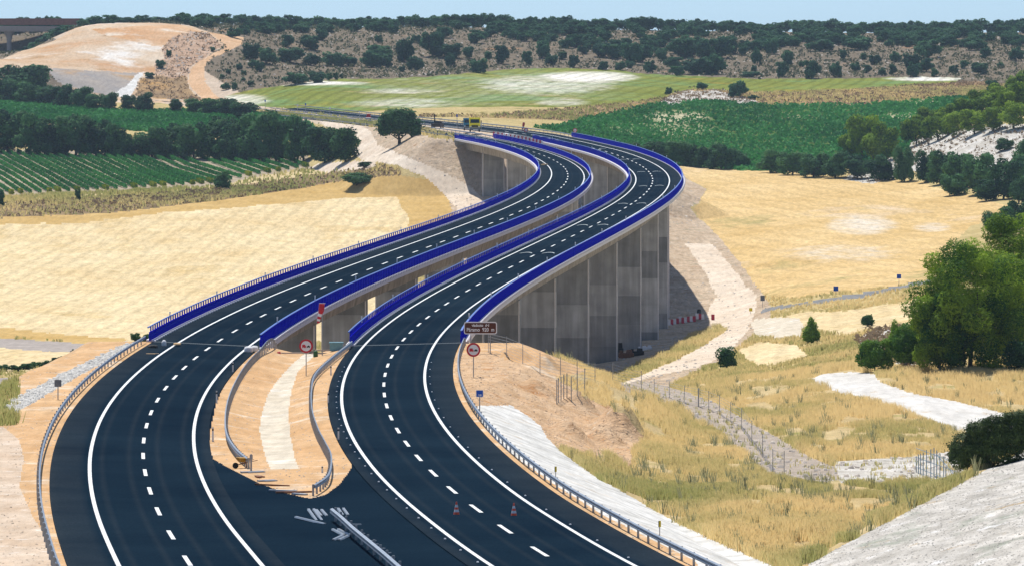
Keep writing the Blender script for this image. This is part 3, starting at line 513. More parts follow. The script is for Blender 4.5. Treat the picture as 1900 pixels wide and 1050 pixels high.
# ---------------------------------------------------------------- carriageways and the viaduct
M_WHITE = plain('road_paint', (.76, .78, .77), .6, var=.14, scale=.9)
def concrete(name, c, dark=.6, lifts=False):
    m, n, b = new_mat(name); b.inputs['Roughness'].default_value = .85
    g = n.nodes.new('ShaderNodeNewGeometry')
    def no(s, st=(1, 1, 1), d=6):
        mp = n.nodes.new('ShaderNodeMapping'); mp.inputs['Scale'].default_value = st; n.links.new(g.outputs['Position'], mp.inputs[0])
        t = n.nodes.new('ShaderNodeTexNoise'); t.inputs['Scale'].default_value = s; t.inputs['Detail'].default_value = d; n.links.new(mp.outputs[0], t.inputs['Vector']); return t.outputs[0]
    r = n.nodes.new('ShaderNodeValToRGB'); e = r.color_ramp.elements; e[0].position = .32; e[1].position = .68
    e[0].color = rgb([x * dark for x in c]); e[1].color = rgb(c); n.links.new(no(.35), r.inputs[0])
    mx = n.nodes.new('ShaderNodeMix'); mx.data_type = 'RGBA'; mx.blend_type = 'MULTIPLY'; mx.inputs[0].default_value = .45
    r2 = n.nodes.new('ShaderNodeValToRGB'); q = r2.color_ramp.elements; q[0].position = .4; q[1].position = .6; q[0].color = (.6, .58, .55, 1); q[1].color = (1.1, 1.1, 1.1, 1)
    n.links.new(no(1.2, (1, 1, .08)), r2.inputs[0]); n.links.new(r.outputs[0], mx.inputs[6]); n.links.new(r2.outputs[0], mx.inputs[7]); n.links.new(mx.outputs[2], b.inputs['Base Color'])
    if lifts:          # each 5 m pour of a pier has its own tone
        tc = n.nodes.new('ShaderNodeTexCoord'); sx = n.nodes.new('ShaderNodeSeparateXYZ'); n.links.new(tc.outputs['Object'], sx.inputs[0])
        dv = n.nodes.new('ShaderNodeMath'); dv.operation = 'MULTIPLY_ADD'; dv.inputs[1].default_value = 1 / 5.2; dv.inputs[2].default_value = .97; n.links.new(sx.outputs['Z'], dv.inputs[0])
        fl = n.nodes.new('ShaderNodeMath'); fl.operation = 'FLOOR'; n.links.new(dv.outputs[0], fl.inputs[0]); oi = n.nodes.new('ShaderNodeObjectInfo')
        ml = n.nodes.new('ShaderNodeMath'); ml.operation = 'MULTIPLY_ADD'; ml.inputs[1].default_value = 97.3; n.links.new(oi.outputs['Random'], ml.inputs[0]); n.links.new(fl.outputs[0], ml.inputs[2])
        wn = n.nodes.new('ShaderNodeTexWhiteNoise'); wn.noise_dimensions = '1D'; n.links.new(ml.outputs[0], wn.inputs['W'])
        r3 = n.nodes.new('ShaderNodeValToRGB'); q = r3.color_ramp.elements; q[0].color = (.62, .63, .64, 1); q[1].color = (1.18, 1.18, 1.18, 1); n.links.new(wn.outputs['Value'], r3.inputs[0])
        m3 = n.nodes.new('ShaderNodeMix'); m3.data_type = 'RGBA'; m3.blend_type = 'MULTIPLY'; m3.inputs[0].default_value = 1; n.links.new(mx.outputs[2], m3.inputs[6]); n.links.new(r3.outputs[0], m3.inputs[7]); n.links.new(m3.outputs[2], b.inputs['Base Color'])
    bp = n.nodes.new('ShaderNodeBump'); bp.inputs['Distance'].default_value = .05; n.links.new(no(2.0), bp.inputs['Height']); n.links.new(bp.outputs[0], b.inputs['Normal'])
    return m
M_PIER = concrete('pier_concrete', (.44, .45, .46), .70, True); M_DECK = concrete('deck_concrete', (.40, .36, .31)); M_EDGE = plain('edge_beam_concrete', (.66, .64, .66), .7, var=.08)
def ds(a, b, st=6.0): n = max(2, int(math.ceil((b - a) / st)) + 1); return [a + (b - a) * i / (n - 1) for i in range(n)]
def strip(name, c, Ds, prof, mat, parent=None, closed=False):
    """sweep a profile [(offset, height)] along a carriageway"""
    return MB().sweep([frame(c, D, 0) for D in Ds], prof, closed=closed).build(name, mat, parent)
def road_sheet(name, c, Ds, parent=None, inv=None):
    a, b = edges(c); offs = [a] + [a + (b - a) * k / 22 for k in range(1, 22)] + [b]; fr = [frame(c, D, 0) for D in Ds]
    V = np.array([[o[0] + s[0] * q, o[1] + s[1] * q, o[2] + s[2] * q] for o, s, u in fr for q in offs]); n = len(offs)
    if inv is not None: V = V - np.array([inv[0], inv[1], inv[2]])
    i, j = np.meshgrid(np.arange(len(Ds) - 1), np.arange(n - 1), indexing='ij'); Q = np.stack([i * n + j, i * n + j + 1, (i + 1) * n + j + 1, (i + 1) * n + j], -1).reshape(-1, 4)
    me = np_mesh(name, V, Q, M_ASPH); at_ = me.attributes.new('lat', 'FLOAT', 'POINT'); at_.data.foreach_set('value', np.tile(offs, len(Ds)).astype(np.float32))
    return link(name, me, parent)
for c in 'LR':
    a, b = edges(c)
    for (p, q) in ((150.0, D0), (D1, 2420.0)):
        tag(road_sheet('carriageway', c, ds(p, q)), kind='structure')
        tag(MB().sweep([frame(c, D, 0) for D in ds(p, q)], [(a, -.002), (a - .1, -.5)], closed=False).sweep([frame(c, D, 0) for D in ds(p, q)], [(b + .1, -.5), (b, -.002)], closed=False).build('road_edge', M_ASPH), kind='structure')
# lane markings, 6 mm proud of the asphalt
def mark(name, c, Ds, o0, o1, par):
    return MB().sweep([frame(c, D, 0, .012) for D in Ds], [(o1, 0), (o0, 0)], closed=False)
for c, dl in (('L', DL), ('R', DR)):
    for sgn, nm in ((-1, 'left'), (1, 'right')):
        mb = mark('edge_line', c, ds(150, 2400, 6), sgn * LW - .12, sgn * LW + .12, None)
        tag(mb.build('edge_line', M_WHITE), kind='structure')
    allD = [dl[0] - 17.2 * k for k in range(5, 0, -1)] + dl + [dl[-1] + 16.6 * k for k in range(1, 12)]
    mb = MB()
    for D in allD:
        h = 3.3
        mb.sweep([frame(c, D + t, 0, .012) for t in (-h, 0, h)], [(.12, 0), (-.12, 0)], closed=False)
    tag(mb.build('lane_line', M_WHITE), kind='structure')

# pale curved marks painted in both lanes of the right-hand carriageway, and joints across the deck ends
def on_deck(c, u, v):
    D = min(np.arange(240, 1500, 1.0), key=lambda D: abs(vproj(D, float(RZ(D)) + float(RE(c, D)) * ((u - 950) / F * D - float(RX(c, D)))) - v))
    return D, (u - 950) / F * D - float(RX(c, D))
mb = MB()
for u, v in ((975, 470.5), (1016.6, 471), (1080, 419), (1118, 418.6), (1155.4, 379), (1189.5, 378.4), (1193, 346.3), (1223, 345.4), (1190, 319.7), (1218.5, 319), (1156, 297), (1181, 296.3), (1118.7, 276.7)):
    D, o = on_deck('R', u, v)
    for k in range(6):
        a_, b_ = -.9 + .3 * k, -.6 + .3 * k; h = lambda t: 3.2 * (1 - (t / .9) ** 2)
        P = [rp('R', D + h(a_), o + a_, .012), rp('R', D + h(b_), o + b_, .012), rp('R', D + h(b_) + 1.3, o + b_, .012), rp('R', D + h(a_) + 1.3, o + a_, .012)]; mb.poly(P)
tag(mb.build('curved_lane_marks', plain('worn_paint', (.42, .47, .48), .7)), kind='structure')
mb = MB()
for c in 'LR':
    a, b = edges(c)
    for D in (D0, D1):
        for q in (D - .5, D + .5):
            P = [rp(c, q - .12, a, .008), rp(c, q - .12, b, .008), rp(c, q + .12, b, .008), rp(c, q + .12, a, .008)]; mb.poly(P)
tag(mb.build('deck_joints', plain('joint_steel', (.20, .24, .26), .6)), kind='structure')

# viaduct: one deck per carriageway
M_BLUE = plain('blue_paint', (.004, .006, .55), .7, var=.03, spec=.0)
M_BLUE_D = plain('blue_paint_rail', (.004, .02, .60), .7, var=.03, spec=.0)
M_GALV = plain('galvanised_steel', (.33, .37, .42), .42, metal=.35, var=.15, scale=2, spec=.5)
M_GALVP = plain('galvanised_post', (.36, .38, .40), .5, metal=.25, var=.15, scale=3)
M_DARK = plain('dark_joint', (.02, .02, .02), .9)
VIA = {}
for c in 'LR':
    a, b = edges(c); side = 'left' if c == 'L' else 'right'
    root = empty('viaduct', rp(c, 960, 0), 0, 'long curving concrete road deck on slab piers, the %s one of the twin viaduct' % ('left-hand' if c == 'L' else 'right-hand'), 'viaduct', 'twin viaduct decks')
    VIA[c] = root
    inv = Vector(root.location)
    def lk(name, mb, mats, smooth=False):
        me = mb.mesh(name, mats, smooth); me.transform(__import__('mathutils').Matrix.Translation(-inv)); return link(name, me, root)
    Ds = ds(D0 + .3, D1 - .3, 5)
    m_ = (a + b) / 2; A, B = a - .75, b + .75
    road_sheet('road_surface', c, Ds, root, inv)
    lk('deck', MB().sweep([frame(c, D, 0) for D in Ds], [(B, -.07), (B, -.38), (m_ + 3.3, -.75), (m_ + 2.8, -3.1), (m_ - 2.8, -3.1), (m_ - 3.3, -.75), (A, -.38), (A, -.07)]), M_DECK)
    for s_ in (-1, 1):
        e0, e1 = (A - .02, a) if s_ < 0 else (b, B + .02)
        lk('edge_beam', MB().sweep([frame(c, D, 0) for D in Ds], [(e1, .12), (e0, .12), (e0, -.42 if s_ < 0 else -.08), (e1, -.08 if s_ < 0 else -.42)]), M_EDGE)
    # piers every 60 m
    D = D0; first = True; arc = 0.0; nxt = 40.0
    while D < D1 - 25:
        p0 = rp(c, D, 0); D += 1.0; p1 = rp(c, D, 0); arc += math.dist(p0[:2], p1[:2])
        if arc >= nxt:
            nxt += 60.0
            cx, cy, cz = rp(c, D, m_); gz = float(terrain_z(cx, D)) + EYE - 1.0
            top = cz - 3.12; rz = heading(c, D); mb = MB(); hw, hd = 2.95, 1.25
            z = top; levels = []
            mb.box((0, 0, top - 1.0 - cz), (2 * hw, 2 * hd, 2.0), rz=0)
            z = top - 2.0; k = 0
            while z > gz:
                zz = max(gz, z - 5.2)
                mb.box((0, 0, (z - .06 + zz) / 2 - cz), (2 * hw, 2 * hd, z - .06 - zz)); mb.box((0, 0, z - .03 - cz), (2 * hw - .1, 2 * hd - .1, .06))
                z = zz; k += 1
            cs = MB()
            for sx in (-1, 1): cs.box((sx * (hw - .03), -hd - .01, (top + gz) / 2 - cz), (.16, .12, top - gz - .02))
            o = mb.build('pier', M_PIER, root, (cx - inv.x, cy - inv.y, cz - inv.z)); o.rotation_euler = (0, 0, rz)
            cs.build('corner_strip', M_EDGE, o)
            for sx in (-1.8, 1.8): MB().box((sx, 0, top - cz + .02), (.9, .9, .14)).build('bearing', M_DARK, o)
    for D in (D0, D1):
        cx, cy, cz = rp(c, D, m_); rz = heading(c, D)
        o = MB().box((0, 0, -2.35 - 1.6), (b - a + 1.2, 1.6, 6.5)).box(((b - a) / 2 + .35, (-1 if D == D0 else 1) * 2.2, -1.6), (.4, 4.2, 3.0)).box((-(b - a) / 2 - .35, (-1 if D == D0 else 1) * 2.2, -1.6), (.4, 4.2, 3.0)).build('abutment', M_PIER, root, (cx - inv.x, cy - inv.y + (-.9 if D == D0 else .9), cz - inv.z - .0))
        o.rotation_euler = (0, 0, rz)
# ---------------------------------------------------------------- blue parapets along the decks
M_LIGHTBLUE = plain('blue_top_rail', (.10, .20, .62), .35, var=.05, spec=.5)
def rel(root, mb, name, mats, smooth=False, stuff=False):
    me = mb.mesh(name, mats, smooth); l = root.location; n = len(me.vertices); a = np.empty(n * 3, np.float32); me.vertices.foreach_get('co', a)
    a = a.reshape(-1, 3) - np.array([l[0], l[1], l[2]], np.float32); me.vertices.foreach_set('co', a.ravel()); me.update()
    o = link(name, me, root)
    if stuff: o['kind'] = 'stuff'
    return o
def walk(c, off, a, b, step):
    """distances spaced `step` metres apart along a line at this offset"""
    out = [a]; D = a; p = rp(c, D, off); acc = 0
    while D < b:
        D += .5; q = rp(c, D, off); acc += math.dist(p[:2], q[:2]); p = q
        if acc >= step: out.append(D); acc -= step
    return out
PAR = [('L', -1, 'left edge of the left-hand deck, beside the wheat'), ('L', 1, 'right edge of the left-hand deck'),
       ('R', -1, 'left edge of the right-hand deck'), ('R', 1, 'right edge of the right-hand deck, above the piers')]
for c, sg, txt in PAR:
    a, b = edges(c); o = (a - .10) if sg < 0 else (b + .10)        # inner face
    root = empty('parapet', rp(c, D0, o), 0, 'blue metal bridge parapet along the ' + txt, 'parapet', 'blue viaduct parapets')
    Ds = ds(D0 - 3, D1 + 3, 5); pan = MB(); s_ = sg
    fr = [frame(c, D, 0) for D in Ds]
    def bar(y0, y1, x0, x1): return [(o + s_ * x1, y0), (o + s_ * x1, y1), (o + s_ * x0, y1), (o + s_ * x0, y0)] if s_ > 0 else [(o + s_ * x0, y0), (o + s_ * x0, y1), (o + s_ * x1, y1), (o + s_ * x1, y0)]
    for (y0, y1, x0, x1, nm, m) in (((.20, .52, .0, .10, 'rail', M_BLUE), (.56, .80, .0, .12, 'rail', M_BLUE_D), (.84, 1.10, .0, .10, 'rail', M_BLUE), (1.50, 1.60, .14, .26, 'top_rail', M_LIGHTBLUE)) if sg < 0 else
                                    ((.16, .52, .0, .14, 'rail', M_BLUE), (.58, .92, .0, .16, 'rail', M_BLUE), (.98, 1.28, .04, .14, 'rail', M_BLUE), (1.36, 1.43, .0, .18, 'top_rail', M_LIGHTBLUE))):
        rel(root, MB().sweep(fr, bar(y0, y1, x0, x1)), nm, m)
    ps = walk(c, o, D0 + .5, D1, 2.5 if sg < 0 else 2.0); rest = MB(); plates = MB()
    for i, D in enumerate(ps):
        p, sv, up = frame(c, D, o + s_ * (.20 if sg < 0 else .19)); rz = heading(c, D)
        mb = MB() if i < 100 else rest
        mb.box((p[0], p[1], p[2] + (.80 if sg < 0 else .72)), (.13, .24, 1.42 if sg < 0 else 1.26), rz=rz)
        if i < 100: rel(root, mb, 'post', M_BLUE)
        q = rp(c, D, o - s_ * .14) if sg < 0 else rp(c, D, (b + .78)); plates.box((q[0], q[1], q[2] + (.05 if sg < 0 else .1)), (.34 if sg < 0 else .16, 1.25 if sg < 0 else .9, .14 if sg < 0 else .34), rz=rz)
    rel(root, rest, 'post', M_BLUE, stuff=True); rel(root, plates, 'base_plate', M_EDGE, stuff=True)
    # slim reflector posts clipped to the parapet every 50 m
    where = {('L', -1): 'left parapet of the left-hand deck', ('L', 1): 'right parapet of the left-hand deck', ('R', -1): 'left parapet of the right-hand deck', ('R', 1): 'right parapet of the right-hand deck'}[(c, sg)]
    for D in walk(c, o, D0 + 22, D1, 50):
        p = rp(c, D, o + s_ * (.20 if sg < 0 else .09))
        t = MB().box((0, 0, 1.62), (.12, .08, .62)).box((0, 0, 1.93), (.16, .10, .14)).build('reflector_post', M_WHITE, None, p)
        tag(t, 'slim white reflector post rising just above the ' + where, 'reflector post', 'reflector posts on the ' + where)

# ---------------------------------------------------------------- steel guardrails
WB = [(-.02, .43), (.06, .47), (.06, .53), (-.01, .58), (.06, .63), (.06, .69), (-.02, .74), (-.035, .74), (.045, .69), (.045, .63), (-.025, .58), (.045, .53), (.045, .47), (-.035, .43)]
def guardrail(pts, label, face, post=2.0 * 2, cat='guardrail', name='guardrail', h=0.0, post_h=.72, posts_only_to=None, wide=1.0):
    """pts: world points on the ground along the line; face=+1 if the beam is on the right side going away"""
    P = [Vector(p) for p in pts]; L = [0]
    for a, b in zip(P, P[1:]): L.append(L[-1] + (b - a).length)
    def ev(s):
        i = max(0, min(len(P) - 2, int(np.searchsorted(L, s)) - 1)); f = (s - L[i]) / max(1e-6, L[i + 1] - L[i]); q = P[i].lerp(P[i + 1], f)
        return q
    def fr(s):
        t = (ev(min(L[-1], s + 2)) - ev(max(0, s - 2))); t.z = 0; t.normalize(); return ev(s), Vector((t.y, -t.x, 0)), t
    root = empty(name, P[0], 0, label, cat, 'steel guardrails')
    n = max(2, int(L[-1] / 2)); path = []
    for i in range(n + 1):
        q, sd_, t = fr(L[-1] * i / n); path.append((q, sd_ * face, Vector((0, 0, 1))))
    sec = [(x + .12, z) for x, z in WB]
    if face < 0: sec = sec[::-1]
    rel(root, MB().sweep(path, [(x * wide, z) for x, z in sec]), 'beam', M_GALV)
    s = .3; k = 0; rest = MB()
    while s < L[-1]:
        q, sd_, t = fr(s); mb = MB() if k < 100 else rest; rz = math.atan2(sd_.y, sd_.x)
        mb.box((q.x, q.y, q.z + post_h / 2 - .15), (.12, .07, post_h + .3), rz=rz).box((q.x + sd_.x * face * .08, q.y + sd_.y * face * .08, q.z + .585), (.08, .09, .2), rz=rz)
        if k < 100: rel(root, mb, 'post', M_GALVP)
        s += post; k += 1
    if rest.v: rel(root, rest, 'post', M_GALVP, stuff=True)
    return root
def smooth_poly(pts, n=6):
    """Catmull-Rom through world points"""
    P = [Vector(p) for p in pts]; out = []
    for i in range(len(P) - 1):
        a = P[max(0, i - 1)]; b = P[i]; c = P[i + 1]; d_ = P[min(len(P) - 1, i + 2)]
        for k in range(n):
            t = k / n; out.append(.5 * ((2 * b) + (c - a) * t + (2 * a - 5 * b + 4 * c - d_) * t * t + (3 * b - 3 * c + d_ - a) * t ** 3))
    return out + [P[-1]]
guardrail([rp('L', D, edges('L')[0] - .75, -.09) for D in ds(232, 503, 6)], 'long grey steel guardrail between the left carriageway and the sandy verge', 1)
guardrail([rp('R', D, edges('R')[1] + .60, -.09) for D in ds(222, 503, 6)], 'long grey steel guardrail beside the white concrete apron on the right', -1)
isl = lambda L_: smooth_poly([at(u, v, 250, 520) for u, v in L_])
guardrail(isl([(462,870),(440,850),(424,822),(421,790),(426,757),(438,725),(457,692),(482,664),(512,646),(526,640)]), 'steel guardrail curving along the left side of the sandy median strip, by the wheelbarrow', -1, 2.0)
guardrail(isl([(580,921),(606,900),(611,864),(600,838),(587,812),(576,776),(575,740),(582,708),(611,678),(651,646)]), 'steel guardrail curving along the right side of the sandy median strip, ending at its tip', 1, 2.0)
cz = lambda u, v: at(u, v, 150, 400)
guardrail([cz(622, 966), cz(640, 982), cz(662, 1002), cz(690, 1026), cz(720, 1052), cz(752, 1080)], 'unfinished steel guardrail standing on bare asphalt at the bottom edge, on many posts', 1, 3.6, wide=1.7, post_h=.8)
for (c, sg, txt) in (('L', -1, 'left side of the far left-hand carriageway beyond the viaduct'), ('R', -1, 'left side of the far right-hand carriageway beyond the viaduct'), ('R', 1, 'right side of the far right-hand carriageway beyond the viaduct'), ('L', 1, 'right side of the far left-hand carriageway beyond the viaduct')):
    o = edges(c)[0] - .5 if sg < 0 else edges(c)[1] + .5
    guardrail([rp(c, D, o, -.05) for D in ds(D1 + 4, 2300, 12)], 'thin grey guardrail along the ' + txt, -sg, 8.0)
# loose beams on the crossover
def loose_beam(u, v, L_, ang, label, n=2):
    p = at(u, v, 150, 400); mb = MB()
    for k in range(n):
        path = [((0 + .0, -L_ / 2, .02), (1, 0, 0), (0, 0, 1)), ((0, L_ / 2, .02), (1, 0, 0), (0, 0, 1))]
        mb.sweep(path, [(k * .31 + x * .52, z) for x, z in ((0, 0), (.06, .09), (.14, .09), (.17, .02), (.2, .09), (.28, .09), (.34, 0), (.28, .07), (.2, .07), (.17, 0), (.14, .07), (.06, .07))])
    o = mb.build('guardrail_beam', M_GALV, None, p); o.rotation_euler = (0, 0, ang)
    tag(o, label, 'steel beam', 'loose guardrail beams')
loose_beam(577, 957, 7.0, .107, 'loose pair of corrugated guardrail beams lying left of the unfinished guardrail, the longest pair')
loose_beam(589, 953, 3.8, .12, 'short pair of loose beams lying just left of the head of the unfinished guardrail')
loose_beam(629, 951, 4.2, .10, 'short pair of loose beams lying just right of the head of the unfinished guardrail')
loose_beam(573, 968, 4.6, .41, 'single long pale beam lying crosswise, leftmost of the loose steel on the asphalt', 1)
loose_beam(625, 990, 3.4, .22, 'loose pair of beams lying crossed, behind the other of the crossed pairs', 2)
loose_beam(624, 999, 2.5, -.17, 'nearest loose pair of beams, crossing the pair behind it', 2)

for k, (u, v) in enumerate(((661, 974), (668, 991), (689, 1005), (693, 1011.5), (705, 1019), (716, 1026.5), (723, 1035.5))):  # small bright bars laid flat beside the guardrail
    tag(MB().box((0, 0, .04), (.55, .10, .06)).build('bright_bar', M_GALV, None, at(u, v, 150, 400)), 'small bright bar lying on asphalt just right of the unfinished guardrail', 'spacer', 'bright bars by the unfinished guardrail')
# ---------------------------------------------------------------- signs
M_RED = plain('sign_red', (.55, .015, .03), .45, var=.05); M_SWHITE = plain('sign_white', (.82, .82, .84), .45, var=.03)
M_BROWN = plain('sign_brown', (.10, .022, .006), .5, var=.05); M_SBLUE = plain('sign_blue', (.01, .09, .50), .4, var=.05); M_BLACK = plain('black_paint', (.012, .012, .014), .5)
M_GREYBACK = plain('sign_back_grey', (.16, .18, .21), .5, metal=.3); M_ORANGE = plain('cone_orange', (.95, .11, .04), .45, var=.05); M_YEL = plain('yellow_paint', (.80, .62, .03), .45, var=.06)
def text_mesh(s, size, mat, name='lettering', ext=.008, bold=0.0):
    cu = bpy.data.curves.new('t', 'FONT'); cu.body = s; cu.size = size; cu.align_x = 'CENTER'; cu.align_y = 'CENTER'; cu.extrude = ext; cu.offset = bold
    o = bpy.data.objects.new('t', cu); COL.objects.link(o); bpy.context.view_layer.update()
    me = bpy.data.meshes.new_from_object(o.evaluated_get(bpy.context.evaluated_depsgraph_get())); bpy.data.objects.remove(o)
    me.materials.clear(); me.materials.append(mat); me.name = name; return me
def rrect(w, h, r, n=6):
    pts = []
    for cx, cz_, a0 in ((w/2 - r, h/2 - r, 0), (-w/2 + r, h/2 - r, 90), (-w/2 + r, -h/2 + r, 180), (w/2 - r, -h/2 + r, 270)):
        for k in range(n + 1):
            t = math.radians(a0 + 90 * k / n); pts.append((cx + r * math.cos(t), cz_ + r * math.sin(t)))
    return pts
def plate(pts, y0, y1):
    """extrude an outline in the XZ plane from y0 (front, towards the camera) to y1"""
    mb = MB(); n = len(pts); mb.poly([(x, y0, z) for x, z in pts]); mb.poly([(x, y1, z) for x, z in reversed(pts)])
    for i in range(n):
        (x0, z0), (x1, z1) = pts[i], pts[(i + 1) % n]; mb.poly([(x0, y0, z0), (x0, y1, z0), (x1, y1, z1), (x1, y0, z1)])
    return mb
def circle(r, n=36, cx=0, cz_=0): return [(cx + r * math.cos(2 * math.pi * i / n), cz_ + r * math.sin(2 * math.pi * i / n)) for i in range(n)]
# brown viaduct name sign
bp_ = at(910, 656, 430, 520); s = sc(bp_[1]); W = 61.5 / s; Hh = 23 / s
cx = (891.5 - 950) / F * bp_[1]; cz0 = EYE + (HZ - 608) / F * bp_[1]
root = empty('name_sign', (cx, bp_[1], bp_[2]), 0, 'brown road sign reading viaducto del Páramo 920 m near the bridge end', 'road sign')
zc_ = cz0 - bp_[2]
pl = plate(rrect(W, Hh, .22), -.03, .03).build('sign_panel', M_SWHITE, root, (0, 0, zc_))
plate(rrect(W - .2, Hh - .2, .14), -.036, -.02).build('brown_field', M_BROWN, pl)
for sx in (-.95, .95):
    gx_, gz_ = cx + sx, float(terrain_z(cx + sx, bp_[1])) + EYE
    MB().box((sx, .08, (zc_ + gz_ - bp_[2]) / 2), (.10, .08, zc_ - (gz_ - bp_[2]) + .4)).build('post', M_GALVP, root)
for txt, sz, z in (('viaducto  del', .36, .26), ('Páramo  920  m', .50, -.17)):
    me = text_mesh(txt, sz, M_SWHITE, bold=.012); o = link('lettering', me, pl, (0, -.045, z * Hh / 1.2)); o.rotation_euler = (math.radians(90), 0, 0)
    wtx = max(v.co.x for v in me.vertices) - min(v.co.x for v in me.vertices); tw = (W - .5) * (.98 if sz > .4 else .62); o.scale = (tw / wtx, 1.0, 1)
# no overtaking for lorries
def no_overtake(u, v, vb, lab, lo, hi, dia_px=26.0, r=None, group='no-overtaking signs'):
    p = at(u, vb, lo, hi); s = sc(p[1]); R_ = (dia_px / s / 2) if r is None else r; zc_ = EYE + (HZ - v) / F * p[1] - p[2]
    root = empty('no_overtaking_sign', p, 0, lab, 'road sign', group)
    MB().tube((0, .05, -.2), (0, .05, zc_ + R_ * .7), .045, n=10).build('pole', M_GALVP, root)
    disc = plate(circle(R_), -.03, .01).build('disc', M_RED, root, (0, 0, zc_))
    plate(circle(R_ * .74), -.036, -.025).build('white_field', M_SWHITE, disc)
    k = R_ * .62
    t = MB(); t.box((-k * .55, -.04, .02 * k), (k * .72, .02, k * .66)).box((-k * .08, -.04, -.12 * k), (k * .16, .02, k * .38))
    for wx in (-k * .78, -k * .34, -k * .05): t.box((wx, -.04, -k * .38), (k * .16, .018, k * .14))
    t.build('lorry_symbol', M_RED, disc)
    c_ = MB(); c_.box((k * .56, -.04, -.16 * k), (k * .78, .02, k * .24)).box((k * .56, -.04, .04 * k), (k * .46, .018, k * .2), taper=.75)
    for wx in (k * .34, k * .78): c_.box((wx, -.04, -k * .32), (k * .16, .016, k * .13))
    c_.build('car_symbol', M_BLACK, disc)
    return root
no_overtake(568, 641.5, 697, 'round red-ringed no-overtaking sign for lorries standing in the sandy median strip', 300, 500, 25.5)
no_overtake(878.5, 648.5, 700, 'round red-ringed no-overtaking sign for lorries in front of the brown name sign', 300, 500, 26)
for (u, v, c, off, lab) in ((1067, 242.5, 'R', edges('R')[1] + 1.3, 'tiny round red-ringed sign where the right parapet starts at the far end'), (976, 242, 'R', edges('R')[0] - 1.6, 'tiny round red-ringed sign below the far striped windsock')):
    D = 1425 if u > 1000 else 1450; p = rp(c, D, off); X_ = (u - 950) / F * D
    root = empty('no_overtaking_sign', (X_, D, p[2]), 0, lab, 'road sign', 'no-overtaking signs'); zc_ = EYE + (HZ - v) / F * D - p[2]
    MB().tube((0, .05, -.2), (0, .05, zc_), .06, n=8).build('pole', M_GALVP, root)
    dd = plate(circle(.62, 24), -.03, .01).build('disc', M_RED, root, (0, 0, zc_)); plate(circle(.42, 24), -.04, -.02).build('white_field', M_SWHITE, dd)
    MB().box((-.12, -.05, 0), (.22, .02, .2)).build('lorry_symbol', M_RED, dd); MB().box((.17, -.05, -.03), (.22, .02, .1)).build('car_symbol', M_BLACK, dd)
# windsocks
def windsock(p, H, k, lab):
    root = empty('windsock', p, 0, lab, 'windsock')
    MB().tube((0, 0, -.2), (0, 0, H), .06 * k, .045 * k, n=10).build('pole', M_GALVP, root)
    prof = [(.02, H - .02, .27), (-.04, H - .62, .28), (-.14, H - .95, .20), (-.22, H - 1.22, .19), (-.28, H - 1.45, .17), (-.32, H - 1.65, .15), (-.31, H - 1.85, .13)]
    cols = [0, 0, 1, 0, 1, 0]
    sock = MB()
    for i in range(len(prof) - 1):
        (x0, z0, r0), (x1, z1, r1) = prof[i], prof[i + 1]; x0 *= k; x1 *= k; z0 = H + (z0 - H) * k; z1 = H + (z1 - H) * k
        sock.tube((x0 - .05, -.1, z0), (x1 - .05, -.1, z1), r0 * k, r1 * k, n=16, mi=cols[i], cap=(i in (0, 5)))
    sock.build('sock', [M_RED, M_SWHITE], root)
    MB().tube((-.3 * k, -.1, H + .02), (.3 * k, -.1, H + .02), .03 * k, n=8).build('hoop', M_GALVP, root)
p = ((598 - 950) / F * 498, 498, float(terrain_z((598 - 950) / F * 498, 498)) + EYE); windsock(p, EYE + (HZ - 563) / F * 498 - p[2], 1.05, 'red and white striped windsock hanging limp on a tall pole by the near bridge joint')
D = 1470; X_ = (972 - 950) / F * D; pz = rp('R', D, edges('R')[0] - 2.2)[2]; windsock((X_, D, pz), EYE + (HZ - 228) / F * D - pz, 1.3, 'tiny striped windsock at the far end of the viaduct')
# kilometre sign, grey sign backs, small blue signs in the valley
def square_sign(u, v0, v1, vb, wpx, lo, hi, mat, lab, name, border=None, text=None):
    p = at(u, vb, lo, hi); s = sc(p[1]); w = wpx / s; h = (v1 - v0) / s; zc_ = EYE + (HZ - (v0 + v1) / 2) / F * p[1] - p[2]
    root = empty(name, p, 0, lab, 'road sign')
    MB().tube((0, .05, -.2), (0, .05, zc_ + h * .45), .045, n=8).build('pole', M_GALVP, root)
    o = plate(rrect(w, h, .05), -.03, .01).build('panel', border or mat, root, (0, 0, zc_))
    if border: plate(rrect(w * .88, h * .88, .04), -.036, -.02).build('field', mat, o)
    if text:
        for t, sz, z in text:
            me = text_mesh(t, sz, M_SWHITE, bold=.006); q = link('lettering', me, o, (0, -.045, z)); q.rotation_euler = (math.radians(90), 0, 0)
    return root
square_sign(890, 723, 736, 763, 13.5, 300, 520, M_SBLUE, 'small blue kilometre sign on a post at the top of the white concrete apron', 'kilometre_sign', M_SWHITE, [('148', .20, -.12)])
square_sign(107.5, 704, 717, 741, 13, 300, 480, M_GREYBACK, 'grey back of a small square sign on the sandy verge at the left', 'sign_back')
square_sign(1551, 531, 540, 549, 9, 900, 1300, M_SBLUE, 'small pale blue sign at the foot of the right-hand wheat field, beside the valley road', 'direction_sign')
square_sign(1668, 509, 517, 529, 8, 900, 1400, M_SBLUE, 'small blue sign at the edge of the wheat, near the big pines', 'direction_sign')
square_sign(1415, 548, 558, 570, 8, 900, 1300, M_GREYBACK, 'grey-blue sign back standing where the pale track meets the valley road', 'sign_back')
square_sign(1393, 571, 577, 582, 6, 800, 1200, M_YEL, 'tiny yellow marker plate at the edge of the valley road', 'marker_sign')
square_sign(45, 0, 0, 0, 0, 0, 0, None, None, None) if False else None

